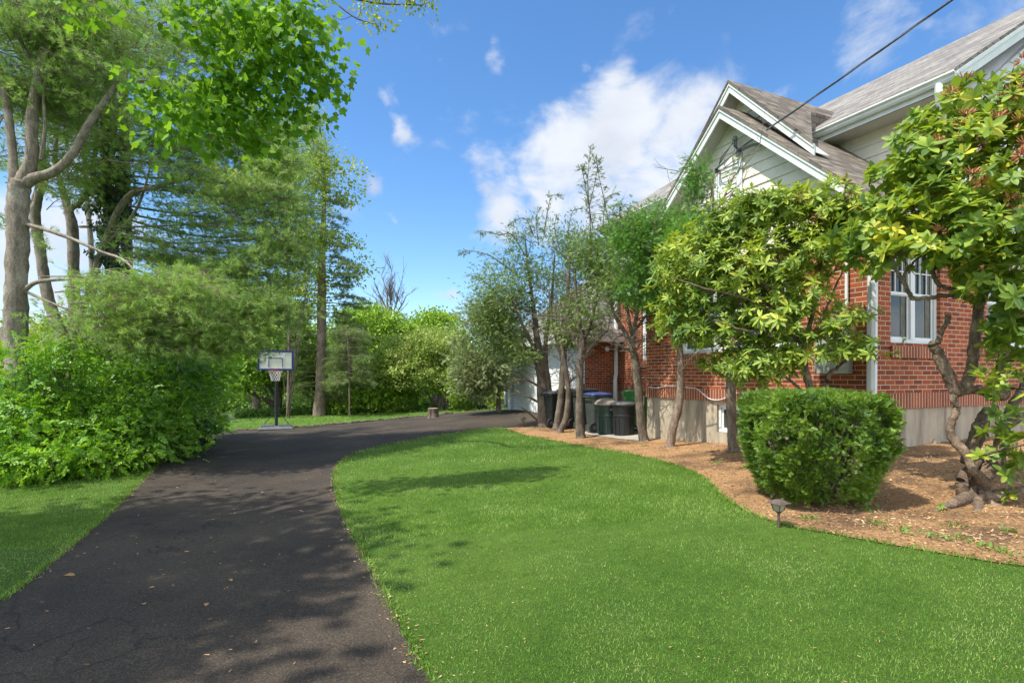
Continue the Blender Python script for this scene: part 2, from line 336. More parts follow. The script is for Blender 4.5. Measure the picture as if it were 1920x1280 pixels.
def m_asphalt():
    m, nt, N, L, bs, out = _new('asphalt'); co = _coord(N)
    n = _noise(N, L, co, 95, 4, .85); n2 = _noise(N, L, co, .8, 6, .62); n3 = _noise(N, L, co, 35, 4, .7)
    col = _ramp(N, L, n, [(.32, (.018, .0140, .0098)), (.54, (.050, .0395, .0285)), (.72, (.19, .15, .108))])
    col = _mix(N, L, 1, col, _ramp(N, L, n2, [(.34, (.66, .66, .68)), (.66, (1.42, 1.36, 1.28))]), 'MULTIPLY')
    col = _mix(N, L, 1, col, _ramp(N, L, n3, [(.3, (.75, .75, .75)), (.7, (1.25, 1.25, 1.25))]), 'MULTIPLY')
    # long wandering cracks
    wob = N.new('ShaderNodeTexNoise'); wob.inputs['Scale'].default_value = 1.1; wob.inputs['Detail'].default_value = 6; L.new(co, wob.inputs['Vector'])
    vm = N.new('ShaderNodeVectorMath'); vm.operation = 'MULTIPLY_ADD'; vm.inputs[1].default_value = (1.5, 1.5, 1.5); L.new(wob.outputs['Color'], vm.inputs[0]); L.new(co, vm.inputs[2])
    vo = N.new('ShaderNodeTexVoronoi'); vo.feature = 'DISTANCE_TO_EDGE'; vo.inputs['Scale'].default_value = .75; L.new(vm.outputs[0], vo.inputs['Vector'])
    vo2 = N.new('ShaderNodeTexVoronoi'); vo2.feature = 'DISTANCE_TO_EDGE'; vo2.inputs['Scale'].default_value = 3.2; L.new(vm.outputs[0], vo2.inputs['Vector'])
    msk = _ramp(N, L, _noise(N, L, co, .55, 3), [(.47, (1, 1, 1)), (.56, (0, 0, 0))])
    c1 = _ramp(N, L, vo.outputs['Distance'], [(.0, (1, 1, 1)), (.010, (0, 0, 0))])
    c2 = _mix(N, L, 1, _ramp(N, L, vo2.outputs['Distance'], [(.0, (.55, .55, .55)), (.018, (0, 0, 0))]), msk, 'MULTIPLY')
    ck = _mix(N, L, 1, _mix(N, L, 1, c1, _ramp(N, L, _noise(N, L, co, .35, 2), [(.42, (0, 0, 0)), (.52, (.9, .9, .9))]), 'MULTIPLY'), c2, 'ADD')
    col = _mix(N, L, ck, col, (.009, .008, .008)); L.new(col, bs.inputs['Base Color']); bs.inputs['Roughness'].default_value = .88
    bs.inputs['Specular IOR Level'].default_value = .3
    h = _mix(N, L, .5, n, ck, 'SUBTRACT'); _bump(N, L, h, bs, .7, .008); return m
def m_lawn():
    m, nt, N, L, bs, out = _new('lawn'); co = _coord(N)
    n = _noise(N, L, co, 90, 5, .8); n2 = _noise(N, L, co, .45, 5, .6); n3 = _noise(N, L, co, 9, 4)
    col = _ramp(N, L, n, [(.3, (.03, .065, .008)), (.5, (.075, .145, .018)), (.72, (.15, .24, .04))])
    col = _mix(N, L, 1, col, _ramp(N, L, n2, [(.3, (.7, .8, .7)), (.7, (1.25, 1.15, 1.2))]), 'MULTIPLY')
    col = _mix(N, L, 1, col, _ramp(N, L, n3, [(.3, (.8, .85, .8)), (.7, (1.18, 1.12, 1.1))]), 'MULTIPLY')
    L.new(col, bs.inputs['Base Color']); bs.inputs['Roughness'].default_value = .85; bs.inputs['Specular IOR Level'].default_value = .2
    _bump(N, L, n, bs, 1, .02); return m
def m_mulch(name='mulch'):
    m, nt, N, L, bs, out = _new(name); co = _coord(N)
    n = _noise(N, L, co, 45, 7, .8); n2 = _noise(N, L, co, 1.3, 6, .65)
    col = _ramp(N, L, n, [(.3, (.09, .045, .022)), (.48, (.33, .18, .078)), (.7, (.62, .41, .20))])
    col = _mix(N, L, 1, col, _ramp(N, L, n2, [(.36, (.42, .40, .40)), (.52, (1.1, 1.08, 1.0))]), 'MULTIPLY')
    L.new(col, bs.inputs['Base Color']); bs.inputs['Roughness'].default_value = .95; _bump(N, L, n, bs, 1, .03); return m
def m_soil():
    m, nt, N, L, bs, out = _new('woodland soil'); co = _coord(N)
    n = _noise(N, L, co, 14, 6, .75); n2 = _noise(N, L, co, .5, 5)
    col = _ramp(N, L, n, [(.3, (.02, .03, .008)), (.5, (.04, .075, .015)), (.72, (.09, .14, .03))])
    L.new(col, bs.inputs['Base Color']); bs.inputs['Roughness'].default_value = .95; _bump(N, L, n, bs, 1, .05); return m
def m_glass(name, tint=(.02, .025, .022)):
    m, nt, N, L, bs, out = _new(name); co = _coord(N)
    n = _noise(N, L, co, 3, 4); L.new(_ramp(N, L, n, [(.35, tint), (.7, tuple(v * 2.2 for v in tint))]), bs.inputs['Base Color'])
    bs.inputs['Roughness'].default_value = .04; bs.inputs['Specular IOR Level'].default_value = .45; return m

M = {}
M['asphalt'] = m_asphalt(); M['lawn'] = m_lawn(); M['mulch'] = m_mulch(); M['soil'] = m_soil(); M['stucco'] = m_stucco()
M['brick'] = m_brick('red brick', (.43, .10, .028), (.17, .036, .013), (.62, .48, .34))
M['soldier'] = m_brick('soldier brick', (.36, .10, .038), (.22, .055, .023), (.74, .58, .42), bw=1.0, bh=.0675, rot=True, extra=0)
M['shing'] = m_shingle('brown shingles', [(.055, .046, .038), (.165, .138, .11), (.30, .255, .205)])
M['shing2'] = m_shingle('grey shingles', [(.10, .09, .085), (.21, .195, .18), (.33, .31, .29)])
M['white'] = m_plain('painted trim', (.66, .70, .64), (.58, .62, .56), 4, .45, .1)
M['siding'] = m_plain('painted siding', (.78, .74, .61), (.68, .65, .54), 3, .5, .15)
M['siding2'] = m_plain('white siding', (.74, .78, .77), (.66, .70, .69), 3, .5, .15)
M['soffit'] = m_plain('soffit board', (.52, .51, .48), (.45, .44, .41), 3, .6, .1)
M['vinyl'] = m_plain('white vinyl', (.78, .80, .78), (.70, .72, .70), 5, .35)
M['glass'] = m_glass('window glass'); M['glass2'] = m_glass('cellar glass', (.05, .05, .045))
M['curtain'] = m_plain('curtain', (.16, .15, .10), (.08, .075, .05), 9, .5)
M['dark'] = m_plain('dark metal', (.03, .03, .032), (.018, .018, .02), 8, .45)
M['blackp'] = m_plain('black plastic', (.022, .025, .024), (.014, .016, .015), 6, .42, .1)
M['greenp'] = m_plain('dark green plastic', (.022, .05, .036), (.014, .032, .024), 5, .5, .2)
M['greyp'] = m_plain('grey green plastic', (.055, .068, .056), (.038, .048, .04), 5, .5, .2)
M['lidblue'] = m_plain('blue plastic', (.055, .085, .24), (.04, .06, .18), 5, .42)
M['lidtan'] = m_plain('dusty tan plastic', (.34, .29, .22), (.2, .17, .13), 7, .75, .2)
M['lidgrey'] = m_plain('grey plastic', (.11, .115, .12), (.07, .07, .075), 7, .5)
M['lidgreen'] = m_plain('bright green plastic', (.06, .22, .045), (.045, .16, .035), 5, .5)
M['bronze'] = m_plain('bronze metal', (.12, .085, .07), (.07, .05, .042), 20, .55)
M['lamp'] = m_plain('frosted lamp glass', (.42, .38, .25), (.3, .27, .17), 12, .3)
M['blue'] = m_plain('blue board frame', (.03, .05, .17), (.02, .035, .12), 8, .4)
M['boardw'] = m_plain('white board lines', (.72, .74, .75), (.6, .62, .64), 8, .4)
M['rimred'] = m_plain('orange rim', (.55, .10, .05), (.4, .07, .04), 8, .4)
M['net'] = m_plain('white net', (.7, .68, .62), (.5, .5, .45), 20, .8)
M['cutwood'] = m_plain('cut wood', (.46, .34, .22), (.3, .21, .13), 25, .85, .4)
M['stone'] = m_plain('edging stone', (.2, .16, .12), (.1, .08, .06), 9, .9, .6, bdist=.02)
M['concrete'] = m_plain('concrete', (.4, .36, .30), (.28, .25, .20), 6, .9, .3)
M['wire'] = m_plain('grey cable', (.10, .11, .12), (.05, .055, .06), 30, .5)
M['conduit'] = m_plain('grey conduit', (.22, .24, .22), (.15, .16, .15), 9, .55)
M['meter'] = m_plain('painted metal box', (.40, .42, .38), (.30, .32, .29), 6, .55)
M['orange'] = m_plain('orange plastic', (.8, .16, .03), (.6, .12, .02), 8, .45)
M['rubber'] = m_plain('tyre rubber', (.02, .02, .02), None, 8, .8, .3)
M['deadflower'] = m_leaf('dried blossom', [(.25, .09, .03), (.45, .17, .08), (.5, .28, .12)], (.5, .2, .1), .2, .7)
M['petal'] = m_leaf('purple petal', [(.45, .18, .4), (.6, .3, .5)], (.6, .3, .5), .3, .6)
# barks
M['barkpale'] = m_bark('pale smooth bark', (.34, .28, .215), (.17, .135, .10), (.42, .37, .30), 2.5, .6)
M['barkbrown'] = m_bark('brown bark', (.29, .215, .15), (.14, .10, .07), (.36, .28, .21), 3)
M['barkgrey'] = m_bark('grey brown bark', (.19, .148, .105), (.075, .058, .042), (.26, .21, .16), 3)
M['barkrhodo'] = m_bark('tan rhododendron bark', (.26, .18, .12), (.12, .08, .052), (.40, .30, .20), 5, .8)
M['twig'] = m_plain('twig', (.17, .13, .09), (.09, .07, .05), 10, .9)
M['deadtwig'] = m_plain('dead twig', (.16, .12, .09), (.1, .075, .055), 10, .9)
# leaves
M['lf_maple'] = m_leaf('maple leaf', [(0.030, 0.085, 0.010), (0.081, 0.206, 0.015), (0.147, 0.327, 0.021), (0.249, 0.436, 0.025)], (.36, .62, .02), .45, .6, spec=.25)
M['lf_pine'] = m_leaf('pine needle', [(0.125, 0.238, 0.074), (0.315, 0.475, 0.108), (0.573, 0.730, 0.164)], (.35, .55, .07), .42, .5)
M['lf_shrub'] = m_leaf('shrub leaf', [(0.045, 0.107, 0.014), (0.110, 0.250, 0.021), (0.199, 0.399, 0.029), (0.353, 0.549, 0.033)], (.30, .58, .02), .36, .42)
M['lf_shrub2'] = m_leaf('bright shrub leaf', [(0.054, 0.156, 0.015), (0.120, 0.290, 0.018), (0.200, 0.411, 0.024), (0.345, 0.507, 0.036)], (.40, .66, .03), .4, .45)
M['lf_ivy'] = m_leaf('ivy leaf', [(0.010, 0.029, 0.008), (0.026, 0.078, 0.016), (0.046, 0.130, 0.023)], (.08, .2, .02), .18, .35)
M['lf_yellow'] = m_leaf('yellow green leaf', [(.10, .20, .02), (.22, .34, .03), (.38, .46, .05)], (.5, .6, .05), .4, .5)
M['lf_dog'] = m_leaf('dogwood leaf', [(0.081, 0.184, 0.023), (0.196, 0.322, 0.040), (0.368, 0.437, 0.092), (0.483, 0.506, 0.161)], (.45, .55, .08), .35, .5)
M['lf_mid'] = m_leaf('mid green leaf', [(0.070, 0.150, 0.020), (0.167, 0.319, 0.030), (0.333, 0.498, 0.040), (0.528, 0.638, 0.059)], (.3, .5, .03), .35, .48)
M['lf_far'] = m_leaf('far leaf', [(0.066, 0.146, 0.022), (0.154, 0.291, 0.036), (0.286, 0.437, 0.055)], (.25, .42, .04), .35, .5)
M['lf_spruce'] = m_leaf('spruce needle', [(0.077, 0.132, 0.039), (0.143, 0.220, 0.061), (0.220, 0.308, 0.088)], (.35, .45, .08), .4, .6)
M['lf_tall'] = m_leaf('vine leaf', [(0.123, 0.224, 0.028), (0.287, 0.410, 0.038), (0.492, 0.559, 0.055)], (.45, .5, .04), .35, .5)
M['lf_hem'] = m_leaf('hemlock spray', [(0.070, 0.127, 0.034), (0.161, 0.240, 0.055), (0.290, 0.380, 0.076)], (.2, .32, .05), .28, .55)
M['lf_juni'] = m_leaf('pale juniper spray', [(0.116, 0.166, 0.062), (0.218, 0.262, 0.097), (0.367, 0.386, 0.152)], (.3, .4, .12), .3, .6)
M['lf_cedar'] = m_leaf('bright cedar spray', [(0.034, 0.103, 0.017), (0.087, 0.220, 0.028), (0.173, 0.343, 0.041)], (.25, .5, .04), .32, .5)
M['lf_rho'] = m_leaf('rhododendron leaf', [(0.069, 0.142, 0.029), (0.155, 0.255, 0.043), (0.295, 0.396, 0.049), (0.557, 0.567, 0.071)], (.50, .60, .03), .36, .5, spec=.4, nscale=1.6)
M['lf_rho2'] = m_leaf('broad rhododendron leaf', [(0.057, 0.117, 0.026), (0.135, 0.233, 0.039), (0.269, 0.376, 0.045), (0.652, 0.570, 0.052)], (.48, .64, .03), .36, .5, spec=.4, nscale=1.6)
M['lf_yew'] = m_leaf('yew spray', [(0.019, 0.050, 0.009), (0.059, 0.135, 0.013), (0.153, 0.270, 0.023), (0.282, 0.383, 0.045)], (.35, .5, .04), .28, .5, nscale=3)
M['lf_ground'] = m_leaf('ground cover leaf', [(.05, .13, .015), (.12, .24, .03), (.2, .34, .05)], (.3, .5, .05), .3, .5)
M['grassb'] = m_leaf('grass blade', [(0.053, 0.128, 0.012), (0.104, 0.223, 0.021), (0.172, 0.319, 0.038), (0.344, 0.447, 0.128), (0.352, 0.420, 0.147)], (.34, .5, .05), .3, .55, nscale=1.4, spec=.25)
M['chip'] = m_leaf('mulch chip', [(.10, .05, .025), (.27, .15, .068), (.44, .27, .135), (.58, .42, .25)], (.3, .2, .1), .02, .9, nscale=2, spec=.1)

# ------------------------------------------------------------ leaf and branch machinery
def nrm(v): return v / (np.linalg.norm(v, axis=-1, keepdims=True) + 1e-9)
def T_leaf(w=.45, fold=.07, curl=.06):
    v = [(0, 0, 0), (.3, w / 2, fold), (.7, w * .42, fold - curl * .6), (1, 0, -curl), (.7, -w * .42, fold - curl * .6), (.3, -w / 2, fold)]
    return np.array(v), [[0, 1, 2, 3], [0, 3, 4, 5]]
def T_fine(w=.36, fold=.05, curl=.14):
    xs = [0, .12, .35, .62, .85, 1]; ws = [.04, .55, .95, 1, .6, 0]
    v = []; 
    for x, q in zip(xs, ws):
        z = -curl * x * x; v += [(x, 0, z - fold * .5 * q), (x, w * .5 * q, z + fold * q * .5), (x, -w * .5 * q, z + fold * q * .5)]
    f = []
    for i in range(5):
        a, b = 3 * i, 3 * (i + 1); f += [[a, b, b + 1, a + 1], [a, a + 2, b + 2, b]]
    return np.array(v), f
def T_maple():
    half = [(0, 0), (.05, .18), (-.02, .40), (.14, .36), (.24, .50), (.33, .34), (.42, .62), (.55, .45), (.66, .44), (.58, .30), (.72, .14), (.84, .17), (1.0, 0)]
    v = [(x, y, .05 * abs(y) - .12 * x * x) for x, y in half] + [(x, -y, .05 * abs(y) - .12 * x * x) for x, y in half[1:-1]]
    n = len(half); return np.array(v), [list(range(n - 1, -1, -1)), [0] + list(range(n, 2 * n - 2)) + [n - 1]]
def frame(d, n):
    x = nrm(d); z = nrm(n - (n * x).sum(-1, keepdims=True) * x); y = np.cross(z, x); return x, y, z
def compose(items, base):
    bv, bf = base; V = []; Fc = []
    for off, d, n, s in items:
        x, y, z = frame(np.array([d], float), np.array([n], float)); k = len(V) * len(bv)
        V.append(np.array(off) + s * (bv[:, :1] * x + bv[:, 1:2] * y + bv[:, 2:3] * z)); Fc += [[j + k for j in f] for f in bf]
    return np.concatenate(V), Fc
def T_sprig(rng, n=7, w=.5, ls=.42, base=None):
    it = []
    for i in range(n):
        t = i / (n - 1); s = 1 if i % 2 else -1; ang = R(60 - 45 * t) * s
        it.append(((t * .75, 0, -.1 * t * t), (math.cos(ang), math.sin(ang), rng.uniform(-.25, .2)), (rng.uniform(-.3, .3), rng.uniform(-.3, .3), 1), ls * rng.uniform(.8, 1.1)))
    return compose(it, base or T_leaf(w))
def T_whorl(rng, n=8, w=.3, up=.1, base=None):
    it = []; a0 = rng.uniform(0, 6.28)
    for i in range(n):
        a = a0 + 6.283 * i / n + rng.uniform(-.25, .25); e = up + rng.uniform(-.35, .35); it.append(((0.0, 0.0, 0.0), (e, math.cos(a), math.sin(a)), (1, 0, 0), rng.uniform(.75, 1.08)))
    for i in range(3):
        a = rng.uniform(0, 6.28); it.append(((0.02, 0, 0), (1.2, .6 * math.cos(a), .6 * math.sin(a)), (1, -math.cos(a), -math.sin(a)), rng.uniform(.5, .8)))
    return compose(it, base or T_fine(w))
def T_tuft(rng, n=13, w=.028, spread=.9):
    V = []; Fc = []
    for i in range(n):
        a = rng.uniform(0, 6.28); s = spread * math.sqrt(rng.uniform(0, 1)); d = nrm(np.array([1, s * math.cos(a), s * math.sin(a)])); q = nrm(np.cross(d, rng.normal(size=3)))
        o = np.array([rng.uniform(-.3, .1), 0, 0]); L = rng.uniform(.75, 1.1); k = len(V); V += [o - q * w, o + q * w, o + d * L + np.array([0, 0, -.06])]; Fc.append([k, k + 1, k + 2])
    return np.array(V), Fc
def T_frond(rng, n=9, w=.10, L=.38, taper=True):
    V = [(0, -.012, 0), (0, .012, 0), (1, 0, -.05)]; Fc = [[0, 1, 2]]
    for i in range(n):
        t = (i + .5) / n
        for s in (-1, 1):
            l = L * (1 - .6 * t if taper else 1) * rng.uniform(.8, 1.1); a = R(52) * s + rng.uniform(-.15, .15); k = len(V); d = np.array([math.cos(a), math.sin(a), rng.uniform(-.15, .1)])
            o = np.array([t, 0, -.05 * t]); q = np.array([-d[1], d[0], 0]) * w * .5
            V += [tuple(o), tuple(o + d * l * .5 + q), tuple(o + d * l), tuple(o + d * l * .5 - q)]; Fc.append([k, k + 1, k + 2, k + 3])
    return np.array(V, float), Fc
class Leaves:
    def __init__(s): s.p = []; s.d = []; s.n = []; s.s = []
    def add(s, p, d, n, sz):
        p = np.atleast_2d(p); k = len(p); s.p.append(p); s.d.append(np.broadcast_to(d, (k, 3))); s.n.append(np.broadcast_to(n, (k, 3))); s.s.append(np.broadcast_to(sz, (k,)))
    def mesh(s, name, temps, seed=0, org=(0, 0, 0)):
        p = np.concatenate(s.p) - np.array(org); d = np.concatenate(s.d); n = np.concatenate(s.n); sz = np.concatenate(s.s)
        x, y, z = frame(d, n); rg = np.random.default_rng(seed); which = rg.integers(0, len(temps), len(p)); VV = []; FL = {}; base = 0
        for t, (tv, tf) in enumerate(temps):
            m = which == t; k = int(m.sum())
            if not k: continue
            v = p[m][:, None, :] + sz[m][:, None, None] * (tv[None, :, 0:1] * x[m][:, None] + tv[None, :, 1:2] * y[m][:, None] + tv[None, :, 2:3] * z[m][:, None])
            VV.append(v.reshape(-1, 3)); offs = base + np.arange(k)[:, None] * len(tv)
            for f in tf: FL.setdefault(len(f), []).append(offs + np.array(f)[None, :])
            base += k * len(tv)
        return np_mesh(name, np.concatenate(VV), [np.concatenate(q) for q in FL.values()])
class Tubes:
    def __init__(s, seed=0): s.V = []; s.Fq = []; s.n = 0; s.rng = np.random.default_rng(seed); s.sk = []
    def add(s, pts, rad, sides=5, rough=0., skel=True):
        pts = np.asarray(pts, float); rad = np.broadcast_to(rad, (len(pts),)).astype(float); m = len(pts)
        t = np.gradient(pts, axis=0); t = nrm(t)
        ref = np.array([.31, .17, .93]) if abs(t[:, 2]).mean() < .8 else np.array([.93, .31, .17])
        u = nrm(np.cross(t, ref)); w = np.cross(u, t); a = np.arange(sides) * 2 * np.pi / sides
        rr = rad[:, None] * (1 + (s.rng.normal(0, rough, (m, sides)) if rough else 0))
        V = pts[:, None] + rr[..., None] * (np.cos(a)[None, :, None] * w[:, None] + np.sin(a)[None, :, None] * u[:, None])
        i = np.arange(m - 1)[:, None] * sides; k = np.arange(sides)[None]; k2 = (k + 1) % sides
        q = np.stack([i + k, i + k2, i + sides + k2, i + sides + k], -1).reshape(-1, 4) + s.n
        s.V.append(V.reshape(-1, 3)); s.Fq.append(q); s.n += m * sides
        if skel: s.sk.append(np.concatenate([pts, rad[:, None]], 1))
        # closed ends
        if sides == 4 or True:
            c = pts[-1] + t[-1] * rad[-1] * .5; s.V.append(c[None]); e = s.n - sides + np.arange(sides); e2 = s.n - sides + (np.arange(sides) + 1) % sides
            s.Fq.append(np.stack([e, e2, np.full(sides, s.n), np.full(sides, s.n)], -1)); s.n += 1
    def mesh(s, name, org=(0, 0, 0)):
        V = np.concatenate(s.V) - np.array(org); Q = np.concatenate(s.Fq); tri = Q[:, 2] == Q[:, 3]
        return np_mesh(name, V, [Q[~tri], Q[tri][:, :3]], smooth=True)
    def skel(s): return np.concatenate(s.sk)
def smooth(pts, k=4):
    pts = np.asarray(pts, float); n = len(pts)
    if n < 3:
        t = np.linspace(0, 1, k + 1)[:, None]; return pts[0] * (1 - t) + pts[-1] * t
    o = []
    for i in range(n - 1):
        p0, p1, p2, p3 = pts[max(i - 1, 0)], pts[i], pts[i + 1], pts[min(i + 2, n - 1)]
        for j in range(k):
            t = j / k; o.append(.5 * ((2 * p1) + (p2 - p0) * t + (2 * p0 - 5 * p1 + 4 * p2 - p3) * t * t + (-p0 + 3 * p1 - 3 * p2 + p3) * t ** 3))
    o.append(pts[-1]); return np.array(o)
def PL(l, k=4):                    # (px, py, Z, radius in px) -> smooth world polyline and radii
    q = np.array([np.append(P(a, b, z), r * z / F) for a, b, z, r in l]); q = smooth(q, k); return q[:, :3], q[:, 3]
def limb(T, l, sides=9, k=5, rough=.06, wob=0.):
    p, r = PL(l, k)
    if wob: p[1:-1] += T.rng.normal(0, wob, p[1:-1].shape)
    T.add(p, r, sides, rough); return p, r
def twigs_to(T, centers, frac, r0=.012, rng=None, sag=.1, sides=4, maxn=400, minup=None):
    rng = rng or T.rng; sk = T.skel(); idx = rng.permutation(len(centers))[:min(maxn, int(len(centers) * frac))]
    for i in idx:
        c = centers[i]; d = np.linalg.norm(sk[:, :3] - c, axis=1) + np.maximum(0, sk[:, 2] - c[2]) * 1.2
        j = int(np.argmin(d)); a = sk[j, :3]; L = np.linalg.norm(c - a)
        if L < .05: continue
        m = (a + c) / 2 + rng.normal(0, .08 * L, 3) + np.array([0, 0, -sag * L]); q = smooth([a, m, c], 3)
        ra = min(sk[j, 3] * .6, r0 * (1 + L * .8)); T.add(q, np.linspace(ra, ra * .3, len(q)), sides, 0, skel=True)
        if len(T.sk) % 25 == 0: sk = T.skel()
def ellipsoids(bl):
    o = []
    for b in bl:
        px, py, Z, r = b[:4]; ry = b[4] if len(b) > 4 else r; rz = b[5] if len(b) > 5 else r * Z / F
        o.append((P(px, py, Z), np.array([r * Z / F, rz, ry * Z / F])))
    return o
def crown(ells, nclump, per, cr, size, rng, up=.55, out=.6, shell=.75, flat=.6, rnd=.6, ddown=.25, gap=0.):
    ar = np.array([(r[0] * r[2]) ** .8 for c, r in ells]); ar /= ar.sum(); ix = rng.choice(len(ells), nclump, p=ar)
    C = np.array([ells[i][0] for i in ix]); RR = np.array([ells[i][1] for i in ix]); d = nrm(rng.normal(size=(nclump, 3)))
    rad = np.where(rng.random(nclump) < shell, 1 - np.abs(rng.normal(0, .13, nclump)), rng.random(nclump) ** .4 * .9)
    cen = C + d * RR * rad[:, None]
    if gap:
        ph = rng.uniform(0, 6.28, 6); k = gap_k = 2.4
        g = np.sin(cen[:, 0] * k + ph[0]) + np.sin(cen[:, 1] * k * 1.1 + ph[1]) + np.sin(cen[:, 2] * k * 1.3 + ph[2]) + .7 * np.sin((cen[:, 0] + cen[:, 2]) * k * 2.1 + ph[3])
        ok = g > -gap_k * (1 - gap) + .2; cen = cen[ok]; d = d[ok]
    k = len(cen); cc = np.repeat(cen, per, 0); dd = np.repeat(d, per, 0)
    crs = np.repeat(cr * rng.uniform(.6, 1.4, k), per)
    off = rng.normal(size=(k * per, 3)) * crs[:, None] * np.array([1, 1, flat]); pos = cc + off
    n = nrm(dd * out + np.array([0, 0, up]) + rng.normal(0, rnd, (k * per, 3))); dr = nrm(nrm(off) * .8 + dd * .4 + rng.normal(0, .5, (k * per, 3)) + np.array([0, 0, -ddown]))
    return pos, dr, n, size * rng.uniform(.7, 1.25, k * per), cen
rg0 = np.random.default_rng(11)
TP = dict(leaf=[T_leaf(.5), T_leaf(.42, .1, .12)], sprig=[T_sprig(rg0) for _ in range(4)], maple=[T_maple()], whorl=[T_whorl(rg0, 8, .27) for _ in range(5)], whorlb=[T_whorl(rg0, 7, .42, .15) for _ in range(5)],
          tuft=[T_tuft(rg0) for _ in range(5)], frond=[T_frond(rg0) for _ in range(4)], fine=[T_frond(rg0, 7, .13, .42) for _ in range(4)],
          clump=[compose([((rg0.normal(0, .35), rg0.normal(0, .35), rg0.normal(0, .3)), rg0.normal(size=3), rg0.normal(size=3) + np.array([0, 0, .8]), .5) for _ in range(6)], T_leaf(.6)) for _ in range(5)])
def plant(name, base, label, cat, T, LV, temps, bark, leaf, group=None, seed=1, pn=('trunk', 'crown')):
    t = thing(name, base, label, cat, group)
    if T is not None: link(pn[0], T.mesh(pn[0], base), bark, t)
    c = None
    if LV is not None: c = link(pn[1], LV.mesh(pn[1], temps, seed, base), leaf, t)
    return t, c

# ------------------------------------------------------------ the setting
def ground():
    def ax(lo, hi, a, b):
        c = list(np.arange(lo, hi, .6)); s = .8
        x = hi
        while x < b: c.append(x); x += s; s *= 1.16
        x = lo; s = .8; l = []
        while x > a: x -= s; s *= 1.16; l.append(x)
        return np.array(l[::-1] + c + [b])
    xs = ax(-26, 20, -900, 900); ys = ax(-8, 40, -900, 1500)
    X, Y = np.meshgrid(xs, ys); Z = TZ(X.ravel(), Y.ravel()).reshape(X.shape)
    V = np.stack([X, Y, Z], -1).reshape(-1, 3); w = len(xs); i = np.arange(len(ys) - 1)[:, None] * w + np.arange(w - 1)[None]
    q = np.stack([i, i + 1, i + w + 1, i + w], -1).reshape(-1, 4)
    o = link('ground', np_mesh('ground', V, [q], smooth=True), M['soil']); tag(o, kind='structure')
ground()
g2 = lambda l: [tuple(G(a, b)[:2]) for a, b in l]
right_edge = [(940, 801), (900, 805), (860, 811), (810, 819), (760, 828), (715, 837), (680, 846), (650, 858), (634, 872), (627, 888), (628, 908), (634, 935), (645, 965), (658, 993), (676, 1030), (700, 1075), (728, 1130), (760, 1190), (805, 1280)]
left_edge = [(0, 1130), (40, 1100), (62, 1083), (110, 1043), (180, 985), (225, 943), (262, 905), (290, 877), (315, 853), (345, 832), (375, 815), (395, 810)]
top_edge = [(440, 808), (497, 806), (560, 802), (600, 799), (650, 795), (700, 790), (760, 784), (810, 780), (850, 775), (895, 770), (957, 767)]
RE = g2(right_edge); LE = g2(left_edge); TE = g2(top_edge)
bed_edge = [(940, 803), (985, 817), (1050, 829), (1110, 840), (1170, 850), (1225, 861), (1265, 873), (1300, 886), (1325, 900), (1345, 920), (1368, 942), (1400, 960), (1440, 977), (1500, 993), (1560, 1003), (1650, 1020), (1720, 1032), (1800, 1046), (1860, 1056), (1920, 1064)]
BE = g2(bed_edge)
HU = np.array([.908, .418]); HV = np.array([-.418, .908]); HANG = math.atan2(.418, .908)
def H(c, a): return tuple(HU * c + HV * a)
drive_poly = LE + TE + [H(8.6, 18.4), H(8.6, 13.4)] + g2([(1060, 806), (1010, 800)]) + RE + [(-.15, 1.9), (.35, .2), (1.2, -3), (2.4, -8), (-1.8, -8), (-2.3, -3), (-2.55, 0), (-3.0, 2)]
sheet('driveway', drive_poly, .012, M['asphalt'], step=.3, wob=.012)
lawn_poly = RE + [(-.15, 1.9), (.35, .2), (1.2, -3), (2.4, -8), (14, -8), (14, 1.8)] + [(9.0, 3.3)] + BE[::-1]
sheet('lawn', lawn_poly, .008, M['lawn'], step=.3)
lawn2_poly = [(-3.0, 2), (-2.55, 0), (-2.3, -3), (-1.8, -8), (-15, -8), (-16, 4)] + g2([(-250, 950), (0, 905), (100, 883), (180, 870), (250, 858), (335, 842)]) + LE[::-1][3:]
sheet('lawn', lawn2_poly, .008, M['lawn'], step=.3)
lawn3_poly = [LE[-1]] + TE[:-1] + [H(8.3, 19.2), Wp(1010, 30), Wp(900, 30), Wp(780, 29), Wp(620, 31), Wp(470, 29), Wp(385, 24)]
sheet('lawn', lawn3_poly, .008, M['lawn'], step=.5)
mulch_poly = BE + [(9.0, 3.3), (14, 1.8), (18, 5), H(14, 4.9), H(7.9, 4.9), H(7.9, 9.2), H(9.6, 9.6), H(9.6, 13.2), H(8.2, 13.2)] + g2([(1058, 806), (1010, 800)])
sheet('mulch_bed', mulch_poly, .016, M['mulch'], step=.3)
pad_poly = g2([(1095, 800), (1075, 812), (1215, 830)]) + [H(7.6, 9.45), H(9.5, 9.45), H(9.5, 13.2), H(8.5, 13.2)]
sheet('concrete_pad', pad_poly, .03, M['concrete'], step=.4)
def kerb():
    rng = np.random.default_rng(2); mb = MB()
    pts = np.array(TE[:-2]); seg = smooth(np.c_[pts, np.zeros(len(pts))], 6)[:, :2]
    for i in range(len(seg) - 1):
        a, b = seg[i], seg[i + 1]; L = np.linalg.norm(b - a); n = max(1, int(L / .7))
        for k in range(n):
            p = a + (b - a) * (k + .5) / n; d = (b - a) / L; q = np.array([-d[1], d[0]])
            z = tz(*p); h = .035 + rng.random() * .03
            mb.obox((p[0] + q[0] * .04, p[1] + q[1] * .04, z + h * .5), np.append(d * (L / n * .47), rng.normal(0, .006)), np.append(q * .05, 0), (0, 0, h))
    o = mb.build('kerb', M['stone'], bevel=.01); tag(o, kind='structure')
kerb()

